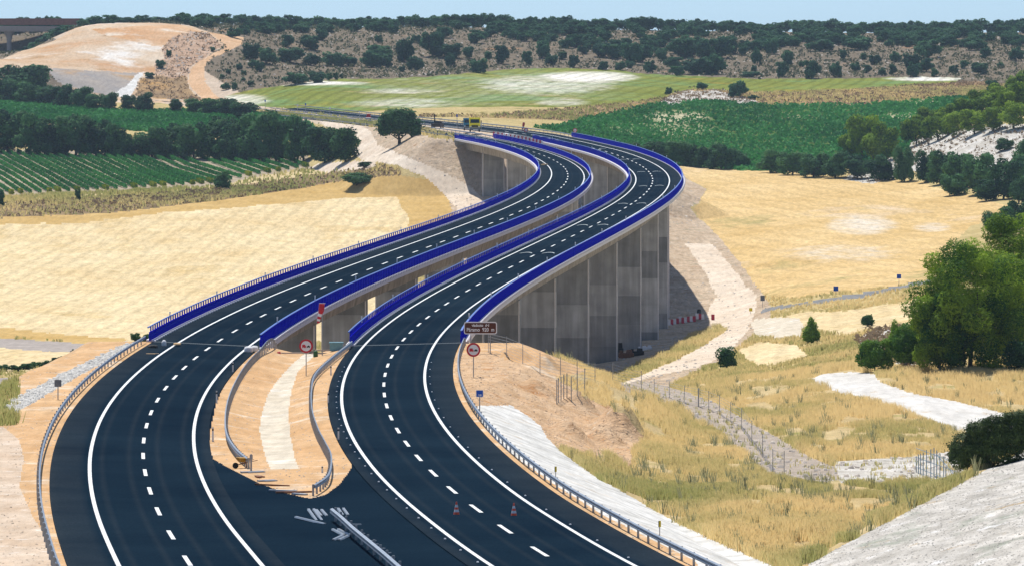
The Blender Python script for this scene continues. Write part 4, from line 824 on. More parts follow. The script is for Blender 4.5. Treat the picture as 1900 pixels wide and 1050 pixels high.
# cones, delineators, reflectors
def cone(u, vb, h_px, lab):
    p = at(u, vb, 150, 420); h = h_px / sc(p[1]); root = empty('traffic_cone', p, 0, lab, 'traffic cone', 'traffic cones')
    MB().box((0, 0, .03), (.50, .50, .05)).build('base', M_ORANGE, root)
    mb = MB(); R0, R1 = .19, .03; z = [.05, .28, .46, .62, .80, 1.0]; col = [0, 1, 0, 1, 0]
    for i in range(5):
        r = lambda t: (R0 + (R1 - R0) * t) * 1.0
        mb.lathe((0, 0, 0), [(r(z[i]), z[i] * h), (r(z[i + 1]), z[i + 1] * h)], 20); mb.m[-20:] = [col[i]] * 20
    mb.poly([(R1 * math.cos(2 * math.pi * k / 12), R1 * math.sin(2 * math.pi * k / 12), h) for k in range(12)])
    mb.build('cone_body', [M_ORANGE, M_SWHITE], root)
cone(847, 957, 26, 'orange and white traffic cone on the right carriageway, the left one of two'); cone(953.5, 959, 26, 'orange and white traffic cone on the right carriageway, the right one of two')
def delineator(u, vb, h_px, lab, lo=250, hi=520):
    p = at(u, vb, lo, hi); h = h_px / sc(p[1]); root = empty('delineator_post', p, 0, lab, 'delineator', 'white delineator posts')
    MB().box((0, 0, h / 2), (.13, .05, h), taper=.85).build('post', M_WHITE, root); MB().box((0, -.028, h * .82), (.12, .01, h * .14)).build('reflector', M_BLACK, root)
for u, v, h, t in ((432, 692, 20, 'uppermost of the three by the left guardrail of the median strip'), (402, 748, 23, 'middle one of the three by the left guardrail of the median strip'), (395, 819, 27, 'lowest of the three by the left guardrail of the median strip'),
                   (614, 696, 18, 'uppermost of the three on the right side of the median strip'), (609, 749, 22, 'middle one of the three on the right side of the median strip'), (628, 817, 24, 'lowest of the three on the right side of the median strip'), (598, 877, 12, 'tiny one behind the guardrail at the tip of the median strip')):
    delineator(u, v, h, 'white delineator post, ' + t)
for u, v, t in ((1031, 893, 'topmost'), (1224, 1000, 'lowest')):
    p = at(u, v + 6, 220, 420); root = empty('marker_plate', p, 0, 'small yellow and black marker plate behind the right guardrail, the %s of two' % t, 'marker', 'guardrail marker plates')
    MB().box((0, 0, .45), (.05, .05, .9)).build('post', M_GALVP, root); MB().box((0, -.03, .98), (.14, .03, .34)).build('plate', M_YEL, root); MB().box((-.045, -.05, .98), (.05, .012, .34)).build('stripe', M_BLACK, root)
# road studs along the edge lines in the foreground
for c, off, txt in (('R', -LW - .45, 'left edge line of the right carriageway'), ('R', LW + .45, 'right edge line of the right carriageway')):
    for D in walk(c, off, 242, 470, 12 if off > 0 else 8):
        tag(MB().box((0, 0, .03), (.13, .16, .05), taper=.6).build('road_stud', M_SWHITE, None, rp(c, D, off, .004)), 'small white road stud beside the ' + txt, 'road stud', 'road studs by the ' + txt)

# ---------------------------------------------------------------- odds and ends around the works
M_BAG = plain('white_bag', (.74, .74, .75), .8, var=.1, scale=6); M_WOOD = plain('board_wood', (.55, .36, .18), .8, var=.2); M_RUST = plain('rusty_steel', (.18, .07, .03), .8, var=.3)
M_TEAL = plain('teal_plastic', (.16, .34, .40), .5); M_TYRE = plain('tyre', (.015, .015, .016), .85)
def lump(name, p, d, mat, lab, cat, seed, group=None, sub=3):
    import bmesh
    bm = bmesh.new(); bmesh.ops.create_icosphere(bm, subdivisions=sub, radius=.5)
    for v in bm.verts:
        q = v.co.copy(); n = .16 * float(fbm(q.x * 4 + seed, q.y * 4 + q.z * 3, seed, 3)); k = 1 + n
        v.co = Vector((max(-.46, min(.46, q.x * 1.15)) * k * d[0], max(-.46, min(.46, q.y * 1.15)) * k * d[1], (max(-.3, q.z) + .3) / .8 * d[2] * k))
    me = bpy.data.meshes.new(name); bm.to_mesh(me); bm.free(); me.materials.append(mat)
    me.polygons.foreach_set('use_smooth', [True] * len(me.polygons)); return tag(link(name, me, None, p), lab, cat, group)
p = rp('L', 494, edges('L')[1] - .5); lump('bulk_bag', (p[0], p[1], p[2]), (.9, .9, .62), M_BAG, 'full white bulk bag on the left carriageway where the blue parapet starts, the left one', 'bag', 3, 'white bulk bags')
lump('bulk_bag', (p[0] + .55, p[1] + 1.2, p[2]), (.8, .8, .6), M_BAG, 'white bulk bag tucked against the end of the guardrail, just right of the other', 'bag', 9, 'white bulk bags')
p = rp('L', 497, -5.0); lump('cement_sack', (p[0] + .6, p[1], p[2]), (.5, .5, .62), M_BAG, 'small white sack standing in the debris by the left parapet end', 'sack', 5)
tag(MB().box((0, 0, .07), (1.1, .5, .12)).box((.2, .6, .05), (1.3, .3, .1), rz=.2).build('timber_boards', M_WOOD, None, (p[0] + .2, p[1] - 14, p[2] + .01)), 'pale wooden boards lying in front of the white sack by the left parapet end', 'boards')
lump('debris_heap', (p[0] - .3, p[1] - 3, p[2]), (1.0, 1.6, .35), M_TYRE, 'low dark heap of debris beside the white sack near the left parapet end', 'debris', 12)
lump('debris_heap', (p[0] + 1.8, p[1] + 2, p[2]), (.8, 1.2, .22), M_WOOD, 'low brown heap of debris right of the white sack, touching the edge line', 'debris', 15)
D = 1210; q = rp('L', 1165, -4.7); tag(MB().box((0, 0, .1), (.9, 2.2, .2)).box((.5, 4, .12), (1.2, 1.5, .2)).build('formwork_pile', M_WOOD, None, q), 'small pile of pale formwork lying on the far bend of the left carriageway', 'formwork pile')
# wheelbarrow
p = at(452, 868, 280, 420); wb = empty('wheelbarrow', p, .5, 'yellow-brown wheelbarrow standing at the end of the left median guardrail', 'wheelbarrow')
M_BARROW = plain('barrow_yellow', (.50, .27, .02), .5)
MB().hexa([(-.28, -.22, .42), (.28, -.22, .42), (.28, .22, .42), (-.28, .22, .42), (-.46, -.36, .72), (.42, -.36, .68), (.42, .36, .68), (-.46, .36, .72)]).build('tray', M_BARROW, wb)
fr_ = MB()
for sy in (-.22, .22): fr_.tube((-.62, 0, .2), (.9, sy * 1.3, .52), .022, n=6)
fr_.build('handles', M_RUST, wb)
for sy in (-.22, .22): MB().tube((.22, sy, .45), (.34, sy, 0), .022, n=6).build('leg', M_RUST, wb)
MB().tube((-.6, -.05, .2), (-.6, .05, .2), .2, n=18).build('wheel', M_TYRE, wb)
tag(MB().box((0, 0, .55), (.12, .07, 1.1)).box((0, .06, .9), (.2, .05, .3)).build('loose_post', M_GALVP, None, at(466, 873, 280, 420)), 'single galvanised post standing upright beside the wheelbarrow', 'post')
for k, (u, v, L_, a_, w_) in enumerate(((468, 877, 3.5, -1.2, .3), (479, 886, 2.4, .2, .3), (494, 893, 2.6, -1.1, .3), (505, 901, 5.5, 1.1, .12), (525, 912, 4.0, 1.3, .25), (545, 914, 5.0, -1.35, .2), (556, 918, 2.4, .9, .3))):
    pp = at(u, v, 280, 420); o = MB().box((0, 0, .06), (w_, L_ * .45, .09)).box((w_ * .9, .2, .05), (w_ * .6, L_ * .35, .07), rz=.15).build('steel_offcut', M_GALV if k % 2 == 0 else M_RUST, None, pp); o.rotation_euler = (0, 0, a_)
    tag(o, ['grey plate offcut lying right below the wheelbarrow', 'rusty offcut lying at the left rim of the median strip, second below the wheelbarrow', 'grey offcut at the rim of the median strip, third from the wheelbarrow', 'long rusty bar along the lower rim of the median strip, left of centre', 'grey offcut with a bent piece, lying at the lower rim of the median strip', 'thin rusty strip lying near the tip of the median strip', 'grey offcut nearest the tip of the median strip'][k], 'steel offcut', 'steel offcuts around the median strip')
# median end works: boards, drum, small orange lamp
p = ((546 - 950) / F * 501, 501, float(terrain_z((546 - 950) / F * 501, 501)) + EYE); tag(MB().box((0, 0, .3), (3.0, .2, .12)).box((2.9, .3, .55), (2.4, .12, .14)).box((2.9, .3, .25), (2.4, .12, .14)).box((2.0, .3, .35), (.12, .12, .7)).box((3.8, .3, .35), (.12, .12, .7)).build('work_barrier', plain('weathered_board', (.5, .42, .36), .8), None, p), 'low pale board barrier across the head of the median strip, between the decks', 'barrier')
lump('work_lamp', (p[0] - 1.5, p[1] - 1, p[2] + .1), (.4, .4, .45), M_RED, 'small red warning lamp at the left end of the board barrier', 'lamp', 4, sub=2)
p = ((587 - 950) / F * 500, 500, float(terrain_z((587 - 950) / F * 500, 500)) + EYE); lump('shrub', (p[0], p[1] - 2, p[2]), (.5, .5, .7), plain('weed_green', (.03, .10, .03)), 'small dark green weed growing in front of the board barrier', 'weed', 8)
p = ((624 - 950) / F * 501, 501, float(terrain_z((624 - 950) / F * 501, 501)) + EYE); tag(MB().box((0, 0, .35), (1.3, .8, .7)).box((0, 0, .78), (1.45, .9, .16)).build('site_tank', [M_TEAL], None, p), 'small teal tank with a pale lid at the head of the median strip', 'tank')
# plastic barriers: under the bridge and at the far end of the median
M_PB = [plain('barrier_red', (.50, .03, .06), .6), plain('barrier_white', (.75, .72, .72), .6)]
def pbarrier_mesh(mi): return MB().sweep([((-.75, 0, 0), (0, 1, 0), (0, 0, 1)), ((.75, 0, 0), (0, 1, 0), (0, 0, 1))], [(.28, 0), (.28, .15), (.12, .45), (.09, .95), (-.09, .95), (-.12, .45), (-.28, .15), (-.28, 0)]).mesh('plastic_barrier', M_PB[mi])
PBM = [pbarrier_mesh(0), pbarrier_mesh(1)]
for i in range(15):
    u = 1236 + i * 5.2; p = at(u + (14 if i > 13 else 0), 604 - i * .75, 850, 1200); c = (0 if i % 2 == 0 else 1) if i < 14 else 0
    o = link('plastic_barrier', PBM[c], None, (p[0], p[1], p[2])); o.scale = (.46, 1, 1.25)
    tag(o, ('red' if c == 0 else 'white') + ' plastic barrier in the row under the bridge, by the edge of its shadow', 'barrier', ('red' if c == 0 else 'white') + ' barriers in the row under the bridge')
for i in range(26):
    D = 1440 - i * 3.4; p = rp('L', D, edges('L')[1] + 3.2 + i * .05); c = i % 2
    o = link('plastic_barrier', PBM[c], None, (p[0], p[1], max(p[2] - .2, float(terrain_z(p[0], p[1])) + EYE))); o.rotation_euler = (0, 0, 1.45); o.scale = (1.1, 1.4, 1.6)
    tag(o, ('red' if c == 0 else 'white') + ' plastic barrier in the long row between the far ends of the decks', 'barrier', ('red' if c == 0 else 'white') + ' barriers between the far deck ends')
for i, (u, v, w) in enumerate(((938, 257, 2.2), (946, 258, 2.6), (953, 262, 2.0))):
    D = 1432 - i * 8; p = rp('L', D, edges('L')[1] + 1.2); lump('sandbag_pile', ((u - 950) / F * D, D, p[2]), (w, 2, 1.1 - .2 * i), M_BAG, ['white bag pile at the far end of the left-hand deck, leftmost', 'biggest white bag pile at the far end of the left-hand deck', 'lowest white bag pile at the far end of the left-hand deck'][i], 'bag pile', 20 + i)
p = at(1297, 585, 900, 1200); tag(MB().lathe((0, 0, 0), [(0, 0), (.42, 0), (.45, .9), (.35, 1.25), (0, 1.3)], 14).build('waste_bin', M_TYRE, None, p), 'black bin standing in the sun beside the barriers under the bridge', 'bin')
for i, (u, v, w, h, m, t) in enumerate(((1147, 662, 1.8, 2.4, M_TYRE, 'dark machine part stacked at the foot of the piers, tallest of the stored items'), (1162, 664, 2.6, 1.4, M_RUST, 'rust-brown formwork frame stored at the foot of the piers'), (1182, 660, 2.4, 1.3, M_TYRE, 'black crate of fittings stored beside the rust-brown frame'), (1192, 650, 1.6, .8, M_BAG, 'pale wrapped bundle behind the black crate, left one'), (1202, 648, 1.5, .7, M_BAG, 'pale wrapped bundle behind the black crate, right one'))):
    p = at(u, v, 650, 1000); o = MB().box((0, 0, h * .3), (w, 1.8, h * .6)).box((w * .2, 0, h * .75), (w * .45, 1.2, h * .5), taper=.8).box((-w * .35, -.2, h * .72), (w * .18, .9, h * .4)).build('stored_material', m, None, p); tag(o, t, 'stored material', 'materials stored under the bridge')
# lorry and machines on the far carriageway
def wheels(root, xs, ys, r, w=.32):
    for y in ys:
        for x in xs:
            o = MB().tube((-w / 2, 0, 0), (w / 2, 0, 0), r, n=16).build('wheel', M_TYRE, root, (x, y, r)); MB().tube((-w / 2 - .01, 0, 0), (w / 2 + .01, 0, 0), r * .5, n=10).build('rim', M_GALV, o)
M_GLASS = plain('cab_glass', (.01, .02, .02), .15, spec=.6); M_YC = plain('lorry_yellow', (.88, .78, .02), .45, var=.04); M_TC = plain('lorry_teal', (.03, .22, .36), .5, var=.05)
def lorry(D, u, body, mcab, mbody, lab, k=1.0):
    X_ = (u - 950) / F * D; z = rp('R', D, 0)[2]; root = empty('lorry', (X_, D, z), .02, lab, 'lorry'); root.scale = (k, k, k)
    cab = MB().hexa([(-1.25, -1.1, .6), (1.25, -1.1, .6), (1.25, 1.1, .6), (-1.25, 1.1, .6), (-1.25, -1.05, 2.0), (1.25, -1.05, 2.0), (1.25, 1.1, 2.0), (-1.25, 1.1, 2.0)]).hexa([(-1.24, -1.04, 2.0), (1.24, -1.04, 2.0), (1.24, 1.09, 2.0), (-1.24, 1.09, 2.0), (-1.1, -.75, 3.15), (1.1, -.75, 3.15), (1.1, 1.05, 3.15), (-1.1, 1.05, 3.15)]).build('cab', mcab, root)
    MB().poly([(-1.08, -1.03, 2.08), (1.08, -1.03, 2.08), (.98, -.81, 2.92), (-.98, -.81, 2.92)]).build('windscreen', M_GLASS, cab)
    MB().box((0, -1.14, .8), (2.5, .14, .5)).build('bumper', M_GREYBACK, cab); MB().box((0, -1.13, 1.35), (1.5, .06, .4)).build('grille', M_BLACK, cab)
    for sx in (-.95, .95): MB().box((sx, -1.17, 1.2), (.32, .08, .2)).build('headlight', M_SWHITE, cab)
    for sx in (-1.45, 1.45): MB().box((sx, -.9, 2.4), (.22, .2, .6)).build('mirror', M_BLACK, cab)
    MB().box((0, 4.0, .85), (1.0, 7.6, .3)).build('chassis', M_BLACK, root)
    if body == 'tipper': MB().hexa([(-1.15, 1.5, 1.1), (1.15, 1.5, 1.1), (1.15, 7.8, 1.1), (-1.15, 7.8, 1.1), (-1.3, 1.3, 3.3), (1.3, 1.3, 3.3), (1.3, 8.0, 3.1), (-1.3, 8.0, 3.1)]).build('tipper_body', mbody, root)
    wheels(root, (-1.05, 1.05), (0, 4.8, 6.2), .52); return root
lorry(1500, 881, 'tipper', M_YC, M_YC, 'yellow tipper lorry facing the camera on the far right-hand carriageway', 1.3)
lorry(1520, 869, 'tipper', M_TC, M_TC, 'teal lorry standing half behind the yellow lorry', 1.15)
D = 1560; p = rp('R', D, -1.0); X_ = (812 - 950) / F * D; root = empty('paving_machine', (X_, D, p[2]), -.2, 'dark paving machine with an upright exhaust, left of the lorries by the round oak', 'machine')
MB().box((0, 0, 1.0), (3.0, 5.5, 1.1)).box((.6, -3.0, .8), (2.6, 1.4, .7), taper=.8).box((0, 1.5, 1.8), (2.0, 1.6, .7)).build('body', plain('machine_dark', (.06, .04, .035), .6), root)
MB().tube((-1.2, 1.0, 1.5), (-1.2, 1.0, 4.4), .18, n=8).build('exhaust', M_BLACK, root); wheels(root, (-1.4, 1.4), (-1.6, 1.6), .55)
MB().box((0, .6, 3.0), (2.2, 2.4, .12)).build('canopy', M_GREYBACK, root)
D = 1690; p = rp('L', D, 0); X_ = (684 - 950) / F * D; root = empty('roller', (X_, D, rp('L', D, 4.2)[2]), 0, 'small red and white road roller far along the road, left of the round oak', 'road roller')
MB().box((0, 0, 1.1), (1.6, 2.2, .8)).box((0, .4, 1.9), (1.2, 1.0, .8)).build('body', M_RED, root); MB().box((0, .3, 2.5), (1.5, 1.6, .12)).build('canopy', M_SWHITE, root)
for y in (-1.3, 1.3): MB().tube((-.8, y, .55), (.8, y, .55), .55, n=16).build('drum', M_GREYBACK, root)
# far sign gantries and lamp-like posts by the road beyond
for i, (u, v0, v1) in enumerate(((492, 192, 208), (567, 197, 214), (848, 222, 246), (612, 210, 226), (552, 207, 222), (667, 222, 236), (893, 246, 258), (937, 243, 256))):
    D = 1480 + (940 - u) * .95; p = rp('R' if i in (0, 1, 2) else 'L', D, 6); X_ = (u - 950) / F * D; z = p[2]; h = (v1 - v0) / sc(D)
    root = empty('marker_post', (X_, D, z - .1), 0, 'thin pale post with small plate by the far road, %s' % ['far left by the fields', 'above the dark tree row', 'left of the lorries', 'left of the round oak', 'just above the tall dark trees', 'nearest the round oak', 'at the far median', 'by the far bag piles'][i], 'marker post', 'thin posts by the far road')
    MB().box((0, 0, h / 2), (.16, .12, h)).build('post', M_GALVP, root); MB().box((0, -.08, h * .85), (.5, .06, h * .22)).build('plate', M_SBLUE if i < 3 else M_SWHITE, root)

# ---------------------------------------------------------------- wire fence beside the gravel path, and the palisade by the bush
def fence(pix, h, lab, lo, hi, wires=5, r=.035, thick=()):
    P = [at(u, v, lo, hi) for u, v in pix]; root = empty('wire_fence', P[0], 0, lab, 'fence', 'galvanised wire fences')
    for i, p in enumerate(P): rel(root, MB().tube((p[0], p[1], p[2] - .2), (p[0], p[1], p[2] + h), r * (2.2 if i in thick else 1), n=6), 'post', M_GALVP)
    w = MB()
    for i in range(len(P) - 1):
        for k in range(wires):
            z = h * (k + .5) / wires; w.tube((P[i][0], P[i][1], P[i][2] + z), (P[i + 1][0], P[i + 1][1], P[i + 1][2] + z), .011, n=4, cap=False)
    o = rel(root, w, 'wires', M_GALVP); o['kind'] = 'stuff'
    return root
fence([(906, 654), (940, 664), (970, 675), (1002, 694), (1040, 702), (1071, 708), (1104, 712)], 2.0, 'wire fence on thin posts along the top of the reddish spoil, under the brown sign', 380, 700, 7)
fence([(1137, 712), (1190, 727), (1214, 733), (1242, 738), (1270, 748), (1296, 754), (1315, 760), (1335, 769), (1356, 783), (1376, 796), (1395, 822), (1415, 848), (1434, 880), (1455, 884)], 2.0, 'wire fence running down along the gravel path through the dry grass', 330, 800, 7, thick=(5,))
fence([(1033, 750), (1036, 747), (1041, 744), (1046, 741), (1052, 738), (1060, 744), (1071, 735), (1085, 728)], 2.2, 'close-set fence posts bunched at the foot of the reddish spoil', 400, 640, 6, r=.05)
p0 = at(1700, 876, 330, 500)
root = empty('palisade_gate', p0, 0, 'leaning blue-grey palisade of close steel posts beside the round dark bush', 'fence')
M_GB = plain('blue_grey_steel', (.25, .35, .42), .5, metal=.2)
for k, (u, vb, hp) in enumerate(((1700, 873, 30), (1704, 874, 36), (1708, 875, 40), (1713, 878, 44), (1719, 892, 58), (1727, 895, 62), (1733, 896, 66), (1738, 897, 62), (1744, 898, 58), (1751, 898, 52), (1755, 866, 26))):
    D = p0[1] - (k * 1.2); x = (u - 950) / F * D; zb = EYE + (HZ - vb) / F * D; zb = min(zb, float(terrain_z(x, D)) + EYE); h = hp / sc(D)
    MB().box((x - p0[0], D - p0[1], zb - p0[2] + h / 2), (.07, .07, h)).build('post', M_GB, root)
fr_ = MB()
for z_ in (.4, 1.2, 1.9): fr_.tube((0, 0, z_), (2.4, -11, z_ - .3), .025, n=5)
fr_.tube((1.1, -6, 1.9), (2.4, -11, .3), .03, n=5); rel(root, MB(), 'x', M_GB) if False else fr_.build('crossbars', M_GB, root)

# ---------------------------------------------------------------- overpass at the far left
D = 2420; M_OV = plain('overpass_concrete', (.46, .40, .38), .8); M_CORT = plain('weathered_parapet', (.30, .13, .09), .7, var=.25, scale=1)
g = lambda u, v: ((u - 950) / F * D, EYE + (HZ - v) / F * D)
xr_, zt = g(154, 48); xl_, _ = g(-260, 48); root = empty('overpass', ((xr_ + xl_) / 2, D, zt), 0, 'concrete overpass with a rust-coloured parapet crossing behind the pale cut slope', 'bridge'); L_ = xr_ - xl_
M_z = lambda v: EYE + (HZ - v) / F * D - zt
MB().hexa([(-L_/2, -5, M_z(60)), (L_/2 - 4, -5, M_z(59)), (L_/2 - 4, 27, M_z(59)), (-L_/2, 27, M_z(60)), (-L_/2, -6, M_z(47)), (L_/2, -6, M_z(50)), (L_/2, 28, M_z(50)), (-L_/2, 28, M_z(47))]).build('deck', M_OV, root)  # deck made extra deep so its shadow darkens the ground below
par = MB().box((0, -6.0, (M_z(35) + M_z(47)) / 2), (L_, .3, M_z(35) - M_z(47)))
par.build('parapet', M_CORT, root)
for k in range(60):
    MB().box((-L_/2 + (k + .5) * L_ / 60, -6.22, (M_z(35) + M_z(47)) / 2), (.22, .12, M_z(34.5) - M_z(47))).build('panel_post', M_CORT, root)
for u_ in (17, -130):
    x_ = g(u_, 0)[0] - (xr_ + xl_) / 2
    MB().lathe((x_, 0, 0), [(1.15, M_z(112)), (1.15, M_z(76)), (1.5, M_z(68)), (2.6, M_z(61)), (2.6, M_z(59.5))], 20).build('column', M_OV, root)
# ---------------------------------------------------------------- vegetation
def leafmat(name, dark, light, rough=.75, sub=0.0):
    m, n, b = new_mat(name); b.inputs['Roughness'].default_value = rough; b.inputs['Specular IOR Level'].default_value = .15
    a = n.nodes.new('ShaderNodeAttribute'); a.attribute_name = 'tone'; r = n.nodes.new('ShaderNodeValToRGB'); e = r.color_ramp.elements
    e[0].color = rgb(dark); e[1].color = rgb(light); e[0].position = .1; e[1].position = .9
    oi = n.nodes.new('ShaderNodeObjectInfo'); mt = n.nodes.new('ShaderNodeMath'); mt.operation = 'MULTIPLY_ADD'; mt.inputs[1].default_value = .6; mt.inputs[2].default_value = -.25
    n.links.new(oi.outputs['Random'], mt.inputs[0]); ad = n.nodes.new('ShaderNodeMath'); ad.operation = 'ADD'
    n.links.new(mt.outputs[0], ad.inputs[0]); n.links.new(a.outputs['Fac'], ad.inputs[1]); n.links.new(ad.outputs[0], r.inputs[0]); n.links.new(r.outputs[0], b.inputs['Base Color'])
    if sub:
        tr = n.nodes.new('ShaderNodeBsdfTranslucent'); n.links.new(r.outputs[0], tr.inputs[0]); mx = n.nodes.new('ShaderNodeMixShader'); mx.inputs[0].default_value = sub
        n.links.new(b.outputs[0], mx.inputs[1]); n.links.new(tr.outputs[0], mx.inputs[2]); n.links.new(mx.outputs[0], n.nodes['Material Output'].inputs['Surface'])
    return m
M_OAK = leafmat('holm_oak_leaves', (.012, .070, .038), (.080, .210, .085), sub=.35); M_DARKT = leafmat('dark_tree_leaves', (.012, .058, .028), (.095, .235, .075), sub=.35)
M_PINE = leafmat('pine_needles', (.035, .115, .012), (.29, .43, .03), sub=.4); M_YPINE = leafmat('young_pine_needles', (.04, .13, .018), (.22, .38, .04), sub=.35)
M_SHRUB = leafmat('shrub_leaves', (.08, .10, .045), (.20, .20, .10), sub=.2); M_VINE = leafmat('vine_leaves', (.012, .11, .03), (.07, .30, .07), sub=.3); M_VINEY = leafmat('yellowing_vine_leaves', (.06, .16, .02), (.40, .42, .04), sub=.3)
M_BROWNSCRUB = leafmat('dry_scrub', (.13, .095, .06), (.34, .24, .14), sub=.3)
M_BARK = plain('bark', (.07, .055, .045), .9, var=.3, scale=4)
def leaf_quads(C, Nrm, size, rs, aspect=.75):
    n = len(C); R_ = rs.normal(size=(n, 3)); A = np.cross(Nrm, R_); A /= np.linalg.norm(A, axis=1, keepdims=True) + 1e-9; B = np.cross(Nrm, A)
    s = (size * rs.uniform(.55, 1.35, n))[:, None] * .5; A = A * s; B = B * s * aspect
    V = np.stack([C - A - B, C + A - B * .6, C + A + B, C - A + B * .7], 1).reshape(-1, 3)
    return V, np.arange(4 * n).reshape(-1, 4)
def up_normals(me, n, q):          # blades catch the light like the sward they form
    m = np.tile(np.array([0, -.25, .95]), (n, 1)) + q.normal(size=(n, 3)) * .12; m /= np.linalg.norm(m, axis=1, keepdims=True)
    me.polygons.foreach_set('use_smooth', np.ones(len(me.polygons), bool)); me.normals_split_custom_set_from_vertices(m.tolist())
def set_tone(me, tone, k=4):
    a = me.attributes.new('tone', 'FLOAT', 'POINT'); a.data.foreach_set('value', np.repeat(tone, k).astype(np.float32))
def crown_mesh(name, lobes, n, leaf, mat, seed, up=.25, shell=.72, clump=.35, stray=.10):
    rs = np.random.RandomState(seed); L = np.array(lobes, float); w = (L[:, 3] * L[:, 4] + L[:, 4] * L[:, 5]); w /= w.sum()
    i = rs.choice(len(L), n, p=w); d_ = rs.normal(size=(n, 3)); d_ /= np.linalg.norm(d_, axis=1, keepdims=True)
    r = rs.uniform(shell, 1.04, n) ** .8; r = np.where(rs.rand(n) < stray, r * rs.uniform(1.0, 1.28, n), r)
    bumpy = 1 + .16 * np.sin(d_[:, 0] * 9 + i) * np.cos(d_[:, 1] * 8 + i * 2) + .10 * np.sin(d_[:, 2] * 11 + i)
    C = L[i, :3] + d_ * L[i, 3:] * (r * bumpy)[:, None]
    nn = d_ + rs.normal(size=(n, 3)) * .55; nn[:, 2] += up; nn /= np.linalg.norm(nn, axis=1, keepdims=True)
    V, Q = leaf_quads(C, nn, np.full(n, leaf), rs); me = np_mesh(name, V, Q, mat, True)
    cn = d_ * .45 + nn * .75; cn[:, 2] += .1; cn /= np.linalg.norm(cn, axis=1, keepdims=True); me.normals_split_custom_set_from_vertices(np.repeat(cn, 4, 0).tolist())
    tone = .45 + clump * np.sin(i * 12.9898) * .5 + .25 * rs.normal(size=n) * .6 + .9 * fbm(C[:, 0] / (leaf * 4), C[:, 2] / (leaf * 4) + C[:, 1], seed, 2) * .5
    set_tone(me, np.clip(tone, 0, 1)); return me
def lobes_round(rs, k, spread=.30, r=(.2, .32), zlo=.25, zhi=.78, squash=.8):
    out = [(0, 0, .48, .30, .30, .34)]
    for _ in range(k):
        a = rs.uniform(0, 6.283); q = spread * math.sqrt(rs.uniform(.2, 1)); z = rs.uniform(zlo, zhi); rr = rs.uniform(*r) * (1.15 - .5 * abs(z - .45))
        out.append((q * math.cos(a), q * math.sin(a), z, rr, rr, rr * squash))
    return out
def trunk_mesh(name, h, r, seed, limbs=5, lean=.04):
    rs = np.random.RandomState(seed); mb = MB(); P = [(0, 0, -.05)]; 
    for k in range(1, 5): P.append((rs.uniform(-lean, lean) * k / 2, rs.uniform(-lean, lean) * k / 2, h * k / 4))
    for k in range(4): mb.tube(P[k], P[k + 1], r * (1 - k * .2), r * (1 - (k + 1) * .2), n=8)
    for _ in range(limbs):
        a = rs.uniform(0, 6.28); k = rs.randint(1, 4); q = P[k]; e = (q[0] + .22 * math.cos(a), q[1] + .22 * math.sin(a), q[2] + rs.uniform(.12, .3)); mb.tube(q, e, r * .45, r * .15, n=6)
    return mb.mesh(name, M_BARK)
FAR = []
for k in range(7):
    rs = np.random.RandomState(100 + k); FAR.append((crown_mesh('crown', lobes_round(rs, 17, spread=.36, r=(.11, .22), zlo=.12, zhi=.84, squash=.8), 2600, .080, M_OAK, 200 + k), trunk_mesh('trunk', .5, .035, k)))
MID = []
for k in range(6):
    rs = np.random.RandomState(300 + k); MID.append((crown_mesh('crown', lobes_round(rs, 22, spread=.36, r=(.10, .22), zlo=.14, zhi=.88), 6200, .050, M_DARKT, 400 + k), trunk_mesh('trunk', .55, .035, 40 + k)))
PIN = []
for k in range(4):
    rs = np.random.RandomState(500 + k); PIN.append((crown_mesh('crown', lobes_round(rs, 16, spread=.34, r=(.12, .22), zlo=.3, zhi=.86), 5200, .050, M_PINE, 600 + k), trunk_mesh('trunk', .6, .03, 60 + k)))
def tree(kind, name, p, w, h, lab, cat, group=None, rz=None, depth=None):
    cm, tm = kind; rz = random.uniform(0, 6.28) if rz is None else rz
    root = empty(name, p, rz, lab, cat, group); root.scale = (w, w if depth is None else depth, h)
    link('crown', cm, root); link('trunk', tm, root); return root
def px_tree(kind, name, u, vb, wpx, hpx, lab, cat, group=None, lo=600, hi=3000, sink=.03):
    p = at(u, vb, lo, hi); s = sc(p[1]); return tree(kind, name, (p[0], p[1], p[2] - hpx / s * sink), 1.12 * wpx / s, 1.08 * hpx / s, lab, cat, group)
rs0 = random.Random(91)
# dark trees added to stand in for the shade behind and under the overpass
for i in range(15):
    u_ = -55 + i * 13.0; D = 2466 + (i % 3) * 6; x = (u_ - 950) / F * D; h_ = 8.0
    tree(FAR[i % 7], 'holm_oak', (x, D, float(terrain_z(x, D)) + EYE - .5), 7.5, h_ * (1 if u_ < 110 else .6), 'added dark tree standing in for the shade behind the overpass', 'tree', 'added trees standing in for shade behind the overpass')
for k_ in range(44):
    u_ = rs0.uniform(-60, 128); D = rs0.choice((2310, 2335, 2360, 2390, 2415)); x = (u_ - 950) / F * D
    tree(FAR[k_ % 7], 'shade_fill_tree', (x, D, float(terrain_z(x, D)) + EYE - .5), 8.5, 4.6, 'added dark tree standing in for the shade under the overpass', 'bush', 'added trees standing in for shade under the overpass')  # low oak trees added to darken ground where only shade falls
